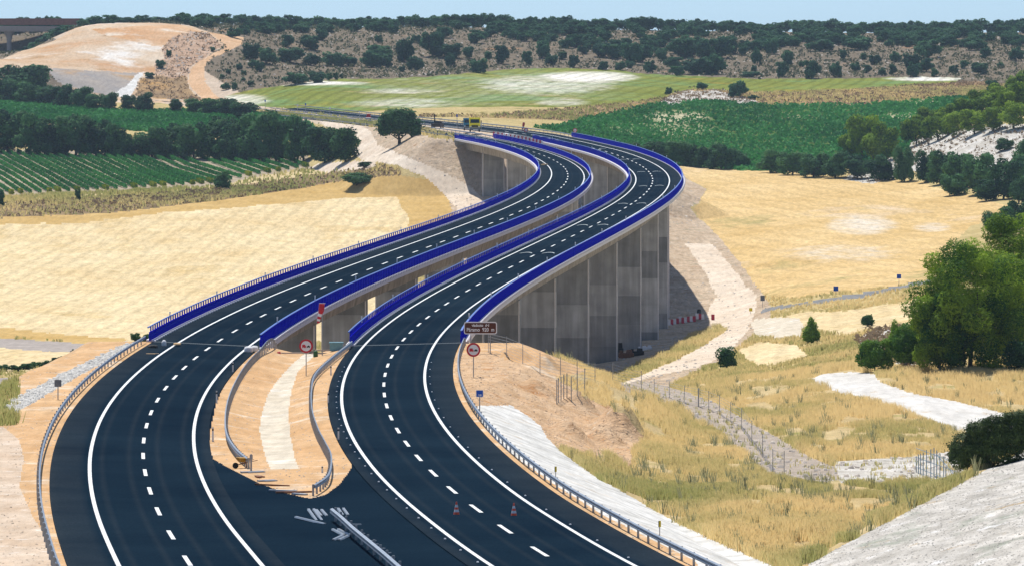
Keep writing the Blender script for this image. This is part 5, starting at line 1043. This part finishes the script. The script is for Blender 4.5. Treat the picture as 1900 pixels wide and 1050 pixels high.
# wooded ridge ---------------------------------------------------------------
rs = random.Random(5)
c2 = [(60,470,130,120),(10,530,60,80),(230,460,190,110),(385,485,110,90),(560,490,150,100),(660,490,110,70),(830,500,130,120),(930,500,120,110),(890,440,160,110),(880,320,60,60),(1050,530,50,40),(1070,460,110,170),(1150,520,110,110),(1160,320,60,60),(215,350,90,90),(380,370,130,110),(470,300,90,80),(1280,420,160,180),(1400,430,160,100),(1410,500,70,110),(1530,430,90,90),(1610,540,110,100),(1780,470,90,130),(1690,440,60,60),(270,625,150,90),(435,610,120,80),(520,595,40,60),(565,590,35,50),(605,580,30,35),(1600,320,110,80)]
c3 = [(70,480,70,100),(180,430,110,140),(255,480,90,80),(415,500,65,90),(430,350,80,90),(520,370,50,50),(600,420,130,110),(690,430,130,100),(630,515,70,60),(755,520,70,60),(830,505,60,50),(830,470,130,150),(920,460,120,130),(975,540,80,95),(1050,450,100,100),(1150,515,120,90),(1170,560,90,70),(1290,550,150,110),(1390,550,140,120),(1470,550,130,140),(1380,440,150,150),(1490,430,150,150),(1560,400,110,120),(1200,430,180,140),(1290,400,140,130),(1660,410,60,70),(1760,480,70,130),(1740,530,40,50),(1720,570,120,40),(1780,310,110,90),(1870,390,80,110),(330,440,60,60),(480,400,70,60)]
c4 = [(120,570,80,110),(160,490,80,120),(340,580,110,130),(270,495,50,45),(520,570,80,110),(575,440,50,70),(660,530,70,70),(725,440,50,50),(750,540,60,60),(800,480,80,70),(860,560,50,60),(940,550,60,70),(960,460,80,80),(1090,570,90,110),(1080,500,110,100),(1180,530,110,100),(1200,430,160,140),(1245,565,50,60),(1385,550,60,70),(1465,505,60,60),(1580,550,120,90),(1730,500,50,40),(1620,430,80,70),(1840,450,100,100),(910,350,60,60),(40,400,80,110),(120,310,60,60),(400,380,180,90),(680,370,170,90),(1560,370,150,80)]
zone = lambda u: 'left' if u < 700 else ('middle' if u < 1250 else 'right')
def low_lab(u, w):
    return '%s holm oak on the stony slope, %s' % ('broad dark' if w > 26 else ('medium dark' if w > 17 else 'small dark'), {'left': 'towards the cut slope at the left', 'middle': 'above the white patch of field', 'right': 'above the brown bank at the right'}[zone(u)])
for (ox, L_) in ((480, c2), (960, c3), (1420, c4)):
    for (x, y, w, h) in L_:
        u = ox + x / 3.958; v = y / 3.958; w /= 3.958; h /= 3.958
        lab = low_lab(u, w); px_tree(rs.choice(FAR), 'holm_oak', u, v, w * 1.08, h * 1.05, lab, 'tree', lab, 1900, 2700)
def ridge_low(u): return np.interp(u, [150, 330, 400, 450, 520, 620, 700, 800, 900, 1000, 1150, 1300, 1400, 1500, 1600, 1700, 1800, 1900], [42, 44, 60, 78, 66, 62, 62, 72, 78, 84, 104, 110, 96, 84, 88, 88, 90, 92])
def ridge_top(u): return np.interp(u, [150, 330, 480, 620, 750, 860, 1000, 1100, 1240, 1300, 1430, 1520, 1600, 1750, 1850, 1900], [34, 26, 27, 31, 30, 26, 31, 32, 31, 35, 40, 34, 42, 38, 38, 33])
u = 158.0
def skyline(u):
    D = np.arange(2250, 3400, 4.0); x = (u - 950) / F * D; v = vproj(D, terrain_z(x, D)); i = int(np.argmin(v)); return D[i], v[i]
cnt = 0
while u < 1915:                                  # first the skyline row
    D, v = skyline(u); w = rs.uniform(20, 36); top = float(ridge_top(u)) + rs.uniform(-5, 4); p = ((u - 950) / F * D, D + rs.uniform(-15, 15)); z = float(terrain_z(*p)) + EYE; s = sc(D)
    h = max(12, (HZ - top) - (z - EYE) * s) / s
    tree(rs.choice(FAR), 'holm_oak', (p[0], p[1], z - .2), w * 1.1 / s, h, 'dark holm oak in the dense row that forms the skyline of the ridge', 'tree', 'skyline oaks on the ridge'); u += w * .60; cnt += 1
EXTRA = []
for _ in range(290):
    u = rs.choice((rs.uniform(330, 1910), rs.uniform(950, 1910))); lo_ = float(ridge_low(u)); D, vs = skyline(u); v = rs.uniform(vs + 1, max(vs + 3, lo_)); w = rs.uniform(18, 32)
    if _ >= 70:
        p = at(u, v, 2100, 3200); s = sc(p[1]); EXTRA.append((rs.choice(FAR)[0], p, w * 1.1 / s, w * .75 / s)); continue
    px_tree(rs.choice(FAR), 'holm_oak', u, v, w, w * rs.uniform(.6, .8), 'dark holm oak inside the closed wood just below the skyline row', 'tree', 'oaks in the closed wood of the ridge', 2100, 3200)
def merged(name, L_, mat):
    VV = []; TT = []
    for me, p, w, h in L_:
        n = len(me.vertices); a = np.empty(n * 3, np.float32); me.vertices.foreach_get('co', a); t = np.empty(n, np.float32); me.attributes['tone'].data.foreach_get('value', t)
        VV.append(a.reshape(-1, 3) * [w, w, h] + [p[0], p[1], p[2] - .3]); TT.append(t)
    V = np.concatenate(VV); me = np_mesh(name, V, np.arange(len(V)).reshape(-1, 4), mat); set_tone(me, np.concatenate(TT), 1); return link(name, me)
tag(merged('oak_wood', EXTRA, M_OAK), 'closed dark oak wood filling the upper slope behind the single oaks', 'wood', kind='stuff')
for (u, v, w, h, t) in ((1241, 177, 14, 15, 'smallest of the three round oaks at the edge of the green field'), (1303, 167, 21, 15, 'round oak on top of the white outcrop, middle of the three'), (1368, 181, 33, 30, 'largest, greyer oak right of the white outcrop'), (1841, 178, 25, 29, 'round dark oak standing alone at the end of the field track, near the pines'),
                        (313, 106, 9, 10, 'tiny round shrub on the edge of the pale cut slope'), (1400, 186, 22, 9, 'low grey bush on the brown bank right of the greyer oak')):
    px_tree(rs.choice(FAR), 'round_oak', u, v, w, h, t, 'tree', None, 1800, 2400)
for (x, y, w, h) in ((1240,400,40,30),(1565,385,40,35),(1180,510,70,60),(1755,515,50,50),(1680,545,40,40),(1635,580,40,35),(1790,555,40,35),(1660,665,70,55),(1720,665,40,60),(1785,600,35,30),(1845,640,50,40),(1100,580,70,40),(1870,500,90,60),(1850,440,120,120)):
    px_tree(rs.choice(FAR), 'hillside_shrub', x / 3.958, y / 3.958, w / 3.958, h / 3.958, 'small shrub on the earth slope beside the orange access track', 'shrub', 'shrubs beside the access track', 1950, 2500)
# tree rows of the middle distance --------------------------------------------
def rows(L_, kind, name, lab, cat, group, lo, hi, kw=1.0, kh=1.0):
    for (u, v, w, h) in L_: px_tree(rs.choice(kind), name, u, v, w * kw, h * kh, lab, cat, group, lo, hi)
px_tree(MID[1], 'umbrella_tree', 42, 188, 104, 66, 'big round-headed tree at the left edge, standing over the rows behind the upper vineyard', 'tree', None, 1600, 2075)
rows([(15,192,60,44),(60,194,60,40),(95,196,50,34),(128,200,50,42),(150,202,40,38),(178,205,36,30),(203,206,30,32)], MID, 'field_tree', 'dark bushy tree in the unbroken row above the upper vineyard, under the pale cut slope', 'tree', 'trees above the upper vineyard', 1600, 2075)
for (u, v, w, h), t in zip([(239,207,27,30),(265,209,38,36),(326,210,25,25),(365,213,42,28),(398,215,52,30),(425,216,40,32),(452,218,52,28)], ['left one of the guardrail pair', 'right, broader one of the guardrail pair', 'small one standing alone before the guardrail', 'leftmost of the close group of four', 'second of the close group of four, the widest', 'third of the close group of four', 'rightmost of the close group of four']):
    px_tree(rs.choice(MID), 'field_tree', u, v, w, h, 'dark tree behind the upper vineyard, ' + t, 'tree', None, 1600, 2075)
rows([(15,284,74,78),(58,286,66,74),(100,288,64,68),(140,289,74,74),(180,290,64,70),(213,291,50,60),(282,293,62,56),(320,294,60,60),(360,296,62,62),(398,297,72,74),(440,298,74,84),(480,300,76,88),(512,300,50,74)], MID, 'field_tree', 'tall dark tree in the thick row between the two left vineyards', 'tree', 'trees between the left vineyards', 1300, 1700)
rows([(245,293,30,26),(262,292,34,30),(232,292,34,44),(300,292,40,44),(340,296,40,40),(420,299,40,40),(460,300,40,50)], MID, 'field_tree', 'lower dark tree filling the thick row between the two left vineyards', 'tree', 'low trees between the left vineyards', 1300, 1700)
for (u, v, w, h), t in zip([(563,301,64,84),(603,303,72,66),(641,301,54,62)], ['tallest and leftmost of the last three', 'broad middle one of the last three', 'rightmost, touching the pale track']):
    px_tree(rs.choice(MID), 'field_tree', u, v, w, h, 'dark tree ending the thick left row, ' + t, 'tree', None, 1250, 1700)
p = at(741, 268, 1400, 1750); s = sc(p[1]); cm = crown_mesh('crown', [(0,0,.62,.36,.36,.34),(-.26,0,.52,.22,.22,.24),(.26,0,.5,.22,.22,.26),(.1,.1,.8,.24,.24,.18),(-.14,-.1,.78,.24,.24,.18),(.34,0,.36,.12,.12,.16),(-.32,0,.36,.12,.12,.12)], 7000, .045, M_DARKT, 77)
tree((cm, trunk_mesh('trunk', .5, .04, 3, 7)), 'round_oak', (p[0], p[1], p[2] - .2), 88 / s, 68 / s, 'single round oak with visible trunk standing alone between far road and pale track', 'tree', None, rz=0)
px_tree(MID[2], 'bush', 410, 353, 32, 34, 'light green bush in front of the vineyard ends, the larger one', 'bush', None, 1200, 1600); px_tree(MID[3], 'bush', 145, 376, 11, 22, 'small upright bush between the vineyard and the wheat, at the left', 'bush', None, 1200, 1600)
px_tree(MID[3], 'bush', 2, 384, 14, 28, 'small bush cut by the left edge of the picture', 'bush', None, 1200, 1600)
px_tree(MID[0], 'low_hedge', 662, 345, 58, 22, 'low green hedge clump at the top corner of the left wheat field', 'hedge', None, 1200, 1600)
px_tree(MID[1], 'low_hedge', 676, 312, 26, 10, 'small flat green clump inside the fork of the pale track', 'hedge', None, 1200, 1700)
for (u, v, h) in ((134, 672, 24), (141, 674, 14)): px_tree(MID[2], 'bush', u, v, 10, h, 'small dark bush poking up behind the left embankment, %s' % ('the taller one' if h > 20 else 'the lower one'), 'bush', None, 600, 1100)
rows([(-6,688,20,10),(12,688,22,11),(30,688,22,11),(48,686,22,12),(66,684,22,12),(84,681,22,13),(102,677,22,14),(120,674,20,14)], MID, 'low_hedge', 'low dark bush in the short hedge between the grey track and the lowest wheat strip', 'bush', 'hedge along the lowest wheat strip', 600, 1100)
px_tree(MID[4], 'bush', 252, 634, 20, 16, 'small green bush behind the guardrail where the left parapet begins, left one', 'bush', None, 505, 900); px_tree(MID[5], 'bush', 272, 630, 20, 18, 'small green bush behind the guardrail where the left parapet begins, right one', 'bush', None, 505, 900)
rows([(1215,300,52,36),(1255,305,52,42),(1295,311,52,42),(1338,314,52,47),(1375,312,42,32),(1190,292,40,26),(1160,284,36,18)], MID, 'hedgerow_tree', 'dark tree in the hedgerow between green field and wheat, left of the gap', 'tree', 'left part of the dark hedgerow', 1450, 1850)
rows([(1430,321,54,42),(1470,325,52,42),(1510,329,52,44),(1550,331,52,47),(1590,333,52,42),(1632,336,54,47)], MID, 'hedgerow_tree', 'dark tree in the hedgerow between green field and wheat, right of the gap', 'tree', 'right part of the dark hedgerow', 1450, 1850)
rows([(1678,338,36,66),(1722,338,42,58),(1745,343,52,62),(1780,353,62,66),(1820,362,72,76),(1862,370,62,70),(1895,352,52,60),(1770,364,52,40),(1830,374,52,40),(1890,378,40,50),(1905,330,50,70)], MID, 'hedgerow_tree', 'tall dark tree below the white chalk slope at the right', 'tree', 'tall trees below the chalk slope', 1350, 1700)
px_tree(MID[0], 'bush', 1853, 441, 56, 54, 'dark round bush at the right corner of the wheat field, the front one', 'bush', None, 1000, 1500); px_tree(MID[4], 'bush', 1886, 432, 48, 58, 'dark round bush at the right corner of the wheat field, the rear one', 'bush', None, 1000, 1500)
rows([(1600,296,62,80),(1645,300,50,70),(1576,298,40,50),(1620,300,40,50)], PIN, 'stone_pine', 'pine in the small clump rising out of the dark hedgerow at the right', 'tree', 'pine clump in the hedgerow', 1450, 1850)
rows([(1700,270,52,54),(1740,262,52,50),(1770,256,46,46),(1808,250,52,46),(1842,245,50,46),(1882,240,52,50),(1725,245,50,44),(1760,238,50,44),(1795,230,52,46),(1830,222,52,48),(1868,214,52,48),(1900,206,52,52),(1815,205,40,36),(1850,196,46,40),(1885,186,50,48),(1905,172,50,44),(1690,262,40,40)], PIN, 'stone_pine', 'rounded pine on the slope above the white chalk face at the right', 'tree', 'pines above the chalk face', 1350, 1900)
px_tree(MID[5], 'bush', 1864, 280, 32, 22, 'single dark bush on the white chalk face', 'bush', None, 1350, 1800)
# near bushes and pines ---------------------------------------------------------
def big(name, u, vb, wpx, hpx, lobes, n, leaf, mat, seed, lab, cat, lo, hi, trunk=(.5, .02, 5), depth=None, **kw):
    p = at(u, vb, lo, hi); s = sc(p[1]); w, h = wpx / s, hpx / s; L_ = [(a * w, b * w, c * h, d_ * w, e * w, f * h) for a, b, c, d_, e, f in lobes]
    root = empty(name, (p[0], p[1], p[2] - .1), 0, lab, cat); link('crown', crown_mesh('crown', L_, n, leaf, mat, seed, **kw), root)
    if trunk: 
        t = trunk_mesh('trunk', trunk[0], trunk[1] * w / h if False else trunk[1], seed, trunk[2]); o = link('trunk', t, root); o.scale = (w, w, h)
    return root
cone_l = [(0,0,.25,.42,.42,.24),(0,0,.45,.34,.34,.22),(.05,0,.65,.25,.25,.2),(0,0,.82,.15,.15,.16),(.2,.1,.3,.26,.26,.2),(-.2,-.1,.33,.24,.24,.2)]
big('conifer', 1505, 636, 36, 50, cone_l, 9000, .16, M_YPINE, 901, 'small bright green cone-shaped conifer beside the white concrete pad', 'tree', 600, 1000)
big('bush', 1610, 606, 26, 26, lobes_round(np.random.RandomState(2), 8), 3500, .2, M_DARKT, 902, 'small dark bush at the left end of the grey chalk bank', 'bush', 650, 1100)
big('bush', 1348, 686, 35, 46, lobes_round(np.random.RandomState(4), 9), 5000, .17, M_DARKT, 903, 'dark upright bush standing alone in the grass beside the pale valley track', 'bush', 550, 900)
big('young_pine', 1624, 690, 74, 76, lobes_round(np.random.RandomState(12), 14, r=(.13, .22)), 16000, .16, M_YPINE, 904, 'young bright green pine at the bend of the white track, the leftmost pine', 'tree', 520, 640)
big('young_pine', 1690, 684, 96, 100, lobes_round(np.random.RandomState(13), 16, r=(.13, .22)), 20000, .16, M_YPINE, 905, 'young bright green pine between the leftmost pine and the tall pine', 'tree', 520, 640)
big('young_pine', 1660, 672, 40, 84, cone_l, 6000, .16, M_YPINE, 915, 'slim dark green pine hidden between the two young pines', 'tree', 520, 680)
def pine_lobes(seed, k):
    q = np.random.RandomState(seed); out = []
    for _ in range(k):
        z = q.uniform(.08, .95); R_ = .50 * math.sqrt(max(.02, 1 - ((z - .50) / .50) ** 2)); a = q.uniform(0, 6.28); rr = R_ * math.sqrt(q.uniform(.15, 1)); r = q.uniform(.085, .16)
        out.append((rr * math.cos(a), rr * math.sin(a), z, r, r, r * .72))
    return out + [(0, 0, .58, .32, .32, .28), (-.15, 0, .38, .28, .25, .20)]
big('tall_pine', 1800, 686, 212, 240, pine_lobes(31, 80), 95000, .17, M_PINE, 906, 'tall spreading pine with its trunk showing, largest tree at the right', 'tree', 540, 700, (.62, .022, 8), shell=.8, clump=.9, stray=.02, up=.5)
big('tall_pine', 1892, 650, 170, 250, pine_lobes(37, 70), 60000, .17, M_PINE, 907, 'second tall pine behind the largest one, at the right edge', 'tree', 560, 760, (.62, .022, 8), shell=.8, clump=.9, stray=.02, up=.5)
big('tall_pine', 1940, 610, 150, 230, pine_lobes(41, 50), 40000, .17, M_PINE, 917, 'third tall pine, cut by the right edge of the picture', 'tree', 560, 800, (.62, .022, 8), shell=.8, clump=.9, stray=.02, up=.5)
big('tall_pine', 1742, 690, 118, 168, lobes_round(np.random.RandomState(51), 26, spread=.38, r=(.10, .19), zlo=.12, zhi=.86), 42000, .17, M_PINE, 921, 'lower bushy pine filling the left side of the tall pine down to the ground', 'tree', 540, 700, (.5, .022, 6), shell=.8, clump=.9, stray=.02, up=.5)
big('bush', 1893, 690, 60, 70, lobes_round(np.random.RandomState(21), 10), 9000, .16, M_DARKT, 908, 'dark bush at the right edge in front of the tall pines', 'bush', 500, 640)
bl = [(-.30,0,.36,.2,.22,.30),(-.12,0,.55,.22,.24,.36),(.08,0,.62,.24,.26,.36),(.28,.1,.72,.22,.25,.30),(.42,.1,.85,.2,.22,.24),(-.38,0,.2,.13,.18,.22),(0,0,.3,.3,.26,.3),(-.22,-.1,.72,.12,.13,.14),(.18,-.1,.95,.13,.13,.12),(-.05,-.1,.86,.12,.13,.12)]
big('holm_oak_bush', 1850, 908, 176, 98, bl, 60000, .075, leafmat('glossy_oak_leaves', (.018, .042, .012), (.10, .15, .045), rough=.6, sub=.2), 909, 'large round dark holm oak bush on the edge of the bare chalk slope, lower right', 'bush', 285, 420, None, shell=.8, clump=.5)
# vine rows of the left vineyard -------------------------------------------------
VR = []
for k, (Lr, mat) in enumerate(((34, M_VINE), (62, M_VINE), (90, M_VINE), (34, M_VINEY))):
    q = np.random.RandomState(700 + k); n = int(Lr * 26); C = np.stack([q.normal(0, .20, n), q.uniform(0, Lr, n), q.uniform(.2, 1.15, n)], 1); C[:, 0] *= .8 + .5 * np.sin(C[:, 1] * 2.1) ** 2
    keep = (np.sin(C[:, 1] * .9 + k) + np.sin(C[:, 1] * 2.3) * .5) > -1.15; C = C[keep]; n = len(C); nn = q.normal(size=(n, 3)); nn[:, 2] += .4; nn /= np.linalg.norm(nn, axis=1, keepdims=True)
    V, Q = leaf_quads(C, nn, np.full(n, .36), q); me = np_mesh('vine_foliage', V, Q, mat); set_tone(me, np.clip(.5 + .25 * q.normal(size=n), 0, 1)); VR.append(me)
nearv = lambda u: np.interp(u, [-60, 0, 200, 400, 480, 576], [366, 364, 355, 342, 326, 312])
x0 = None; u = -150.0
k = 0
while k < 95:
    u = -420 + k * 17.7; 
    if u > 572: break
    k += 1; v = float(nearv(u)) - 1.0; p = at(u, v, 1200, 1650)
    D_far = 1640.0; Lr = D_far - p[1]
    if u < -60 and False: continue
    pos = 0.0; ang = math.atan2(-.13, 1)
    lens = []; rem = Lr
    while rem > 30: q = 90 if rem > 90 else (62 if rem > 62 else 34); lens.append(q); rem -= q
    z0 = p[2]; root = empty('vine_row', p, 0, 'green row of vines receding up the striped left vineyard', 'vine row', 'rows of the left vineyard')
    y = 0.0
    for i_, q in enumerate(lens):
        xa = p[0] - .195 * y; ya = p[1] + y; za = float(terrain_z(xa, ya)) + EYE; xb = p[0] - .195 * (y + q); zb = float(terrain_z(xb, ya + q)) + EYE
        me = VR[{34: 0, 62: 1, 90: 2}[q]] if not (i_ == len(lens) - 1 and False) else VR[3]
        o = link('vine_foliage', me, root, (xa - p[0], y, za - p[2])); o.rotation_euler = (math.atan2(zb - za, q), 0, math.atan(.195)); y += q
    if k % 3 == 0 or rs.random() < .3:
        o = link('yellow_foliage', VR[3], root, (0.0, 0, 0.0)); o.scale = (1.1, random.uniform(.1, .4), 1.1); o.rotation_euler = (0.02, 0, math.atan(.195))
# stuff that nobody could count: leaves, scrub, grass -----------------------------
cfX, cfD, cfZ = fX, fD, fZ
cell = (np.abs(GX[:-1, 1:] - GX[:-1, :-1])) * (GD[1:, :-1] - GD[:-1, :-1])
def cells(nm, lo=0, hi=9999, ulo=-60, uhi=1960):
    ks = [i for i, r in enumerate(names) if r[0] in nm]; m = np.isin(IDX, ks) & (fD > lo) & (fD < hi) & (fU > ulo) & (fU < uhi); return np.nonzero(m)
def scatter(nm, per, lo=0, hi=9999, seed=1, ulo=-60, uhi=1960):
    q = np.random.RandomState(seed); a, b = cells(nm, lo, hi, ulo, uhi); cnt = q.poisson(per, len(a)); a = np.repeat(a, cnt); b = np.repeat(b, cnt); n = len(a)
    fu, fv = q.rand(n), q.rand(n)
    u = GU[a, b] * (1 - fu) + GU[a, b + 1] * fu; D = GD[a, b] * (1 - fv) + GD[a + 1, b] * fv; x = (u - 950) / F * D
    z = (GZ[a, b] * (1 - fu) + GZ[a, b + 1] * fu) * (1 - fv) + (GZ[a + 1, b] * (1 - fu) + GZ[a + 1, b + 1] * fu) * fv
    return x, D, z + EYE, q
def leaves_stuff(name, x, y, z, size, mat, q, tone, per=5, hgt=.8):
    n = len(x); C = np.repeat(np.stack([x, y, z], 1), per, 0); s = np.repeat(size, per); C += q.normal(size=C.shape) * s[:, None] * np.array([.45, .45, .0]); C[:, 2] += q.rand(len(C)) * s * hgt
    nn = q.normal(size=C.shape); nn[:, 2] += .5; nn /= np.linalg.norm(nn, axis=1, keepdims=True); V, Q = leaf_quads(C, nn, s * .6, q); me = np_mesh(name, V, Q, mat); set_tone(me, np.clip(np.repeat(tone, per) + q.normal(size=len(C)) * .12, 0, 1))
    return link(name, me)
x, y, z, q = scatter(('green_field',), .55, seed=3)
vv = vproj(y, z - EYE); uu = 950 + F * x / y; bare = np.maximum.reduce([.9 * blob(uu, vv, 1255, 218, 70, 14), .5 * blob(uu, vv, 1230, 240, 120, 18), .8 * blob(uu, vv, 1690, 218, 75, 10), .6 * blob(uu, vv, 1720, 190, 70, 8)])
k_ = q.rand(len(x)) > bare * .75; x, y, z = x[k_], y[k_], z[k_]
tag(leaves_stuff('crop_foliage', x, y, z, np.full(len(x), 1.5), M_VINE, q, .45 + .5 * fbm(x / 30, y / 60, 5, 3), 4, .7), 'dense dark green crop covering the field on the right', 'crop', kind='stuff')
x, y, z, q = scatter(('vineyard_soil',), .9, lo=1650, seed=4); tag(leaves_stuff('vine_foliage_far', x, y, z, np.full(len(x), 1.5), M_VINE, q, .55 + .5 * fbm(x / 30, y / 60, 6, 3), 4, .7), 'bright green upper vineyard behind the dark tree row at the left', 'vineyard', kind='stuff')
x, y, z, q = scatter(('rocky_hillside',), .07, lo=2000, hi=2560, seed=5); tag(leaves_stuff('hillside_scrub', x, y, z, q.uniform(.6, 1.8, len(x)), M_SHRUB, q, .2 + .5 * fbm(x / 30, y / 60, 6, 3), 5, .8), 'low grey-green scrub scattered over the stony hillside', 'scrub', kind='stuff')
x, y, z, q = scatter(('chalk_slope', 'chalk_outcrop', 'field_bank', 'scrub_ground', 'rocky_cut', 'dry_slope'), .22, lo=560, seed=6); tag(leaves_stuff('bank_scrub', x, y, z, q.uniform(.4, 1.1, len(x)), M_BROWNSCRUB, q, .4 + .5 * fbm(x / 20, y / 40, 7, 3), 5, .8), 'low scrub on the banks and chalk slopes', 'scrub', kind='stuff')
# pale stones
M_STONE = plain('pale_stone', (.52, .46, .40), .9, var=.2, scale=2)
def stones(name, nm, per, lo, hi, smin, smax, lab, seed, mat):
    x, y, z, q = scatter(nm, per, lo, hi, seed); n = len(x); s = smin + (smax - smin) * q.rand(n) ** 3
    base = np.array([(-1,-1,-.4),(1,-1,-.4),(1,1,-.4),(-1,1,-.4),(-.6,-.6,.7),(.6,-.6,.7),(.6,.6,.7),(-.6,.6,.7)]) * .5
    V = base[None] * s[:, None, None] * q.uniform(.6, 1.3, (n, 8, 3)); V += np.stack([x, y, z], 1)[:, None]
    fq = np.array([(4,5,6,7),(0,1,5,4),(1,2,6,5),(2,3,7,6),(3,0,4,7)]); Q = (np.arange(n) * 8)[:, None, None] + fq[None]
    tag(link(name, np_mesh(name, V.reshape(-1, 3), Q.reshape(-1, 4), mat)), lab, 'stones', kind='stuff')
stones('hillside_stones', ('rocky_hillside',), .03, 2000, 2560, .3, 1.3, 'pale stones strewn over the hillside', 11, M_STONE)
stones('rubble', ('rubble_strip',), 1.3, 0, 600, .08, .5, 'pale rubble along the crest of the left embankment', 12, plain('pale_rubble_stone', (.62, .60, .56), .9))
stones('spoil_clods', ('spoil_slope',), .45, 0, 600, .04, .26, 'loose reddish clods on the spoil slope', 13, plain('reddish_clod', (.68, .48, .31), .95, var=.25, scale=1))
stones('track_stones', ('construction_track', 'valley_spoil', 'spoil_ground', 'gravel_path', 'chalk_ground', 'farm_track'), .10, 300, 1700, .08, .6, 'small stones along the tracks', 14, M_STONE)
stones('slope_pebbles', ('chalk_hillside',), .25, 0, 600, .02, .12, 'pebbles on the bare chalk slope', 15, plain('chalk_pebble', (.5, .47, .42), .95))
stones('verge_gravel', ('roadside_verge', 'median_strip', 'stony_verge'), .10, 0, 600, .03, .16, 'small stones strewn over the sandy verges', 16, plain('verge_stone', (.62, .50, .38), .95, var=.3, scale=1))
stones('cut_stones', ('rocky_cut',), .3, 1900, 2400, .3, 1.2, 'stones on the rocky part of the cut slope', 17, M_STONE)
# dry grass
M_GRASS = leafmat('dry_grass_blades', (.34, .36, .12), (.86, .66, .32), rough=.9, sub=.5)
def grass(name, nm, per, lo, hi, h0, h1, wd, lab, seed, tone0, tamp, sc_=12, blades=4, ulo=-60, uhi=1960, clump=0, mat=None):
    x, y, z, q = scatter(nm, per, lo, hi, seed, ulo, uhi)
    if clump:
        k = (fbm(x / 2.2, y / 8, seed + 3, 3) > -clump); x, y, z = x[k], y[k], z[k]
    n = len(x); tone = np.clip(tone0 - (.18 * np.clip((392 - y) / 40, 0, 1) if name == 'meadow_grass' else 0) + tamp * fbm(x / sc_, y / (sc_ * 2.5), seed, 4) + q.normal(size=n) * .10, 0, 1)
    hh = (h0 + (h1 - h0) * np.clip(.5 + fbm(x / 5, y / 14, seed + 1, 3), 0, 1)); N = n * blades
    X = np.repeat(x, blades) + q.normal(size=N) * .12; Y = np.repeat(y, blades) + q.normal(size=N) * .12; Z = np.repeat(z, blades) - .03; H = np.repeat(hh, blades) * q.uniform(.6, 1.15, N)
    a = q.uniform(0, 6.283, N); lx, ly = np.cos(a) * H * .3, np.sin(a) * H * .3; b = q.uniform(-.6, .6, N); wx, wy = np.cos(b) * wd, np.sin(b) * wd
    V = np.stack([np.stack([X - wx, Y - wy, Z], 1), np.stack([X + wx, Y + wy, Z], 1), np.stack([X + lx + wx * .35, Y + ly, Z + H], 1), np.stack([X + lx - wx * .35, Y + ly, Z + H * .97], 1)], 1).reshape(-1, 3)
    me = np_mesh(name, V, np.arange(4 * N).reshape(-1, 4), mat or M_GRASS); up_normals(me, N * 4, q); set_tone(me, np.clip(np.repeat(tone, blades) + q.normal(size=N) * .06, 0, 1)); tag(link(name, me), lab, 'grass', kind='stuff')
grass('meadow_grass', ('grass_meadow',), 2.3, 200, 640, .25, .85, .020, 'tall golden and olive dry grass on the right', 31, .78, .8, clump=.16)
grass('track_grass_tufts', ('track_grass',), 1.6, 560, 1150, .4, 1.0, .05, 'green grass fringing the valley track by the bridge shadow', 36, .28, .7, 10)
grass('valley_grass_tufts', ('valley_grass',), .9, 560, 1150, .3, .8, .07, 'dry grass of the valley side', 32, .55, .8, 18)
grass('track_side_grass', ('gravel_path', 'chalk_ground', 'concrete_pad'), .03, 300, 720, .25, .6, .035, 'sparse weeds along the tracks and spoil', 33, .45, .7)
grass('verge_weeds', ('roadside_verge', 'rubble_strip', 'stony_verge'), .5, 372, 440, .3, .9, .04, 'brown dead weeds on the left embankment', 34, .35, .4, ulo=-60, uhi=34, clump=.1)
grass('scrub_grass', ('scrub_ground', 'verge', 'field_bank'), .35, 1100, 2100, .5, 1.2, .14, 'brownish grass of the banks', 35, .5, .6, 30)
# taller weeds standing in the meadow
grass('meadow_weeds', ('grass_meadow',), .008, 200, 640, .5, 1.2, .025, 'grey-green weeds among the dry grass', 41, .5, .5, blades=12, mat=M_SHRUB)

# ---------------------------------------------------------------- summer haze
hz = MB().box((0, 2600, 33), (5200, 5600, 112)).build('haze', None); hz['kind'] = 'stuff'
hm = bpy.data.materials.new('haze_air'); hm.use_nodes = True; hn = hm.node_tree; hn.nodes.remove(hn.nodes['Principled BSDF'])
pv_ = hn.nodes.new('ShaderNodeVolumePrincipled'); pv_.inputs['Density'].default_value = HAZE; pv_.inputs['Color'].default_value = (.62, .80, 1, 1); pv_.inputs['Anisotropy'].default_value = .3
hn.links.new(pv_.outputs[0], hn.nodes['Material Output'].inputs['Volume']); hz.data.materials.clear(); hz.data.materials.append(hm)
tag(hz, 'thin blue summer haze', 'haze')
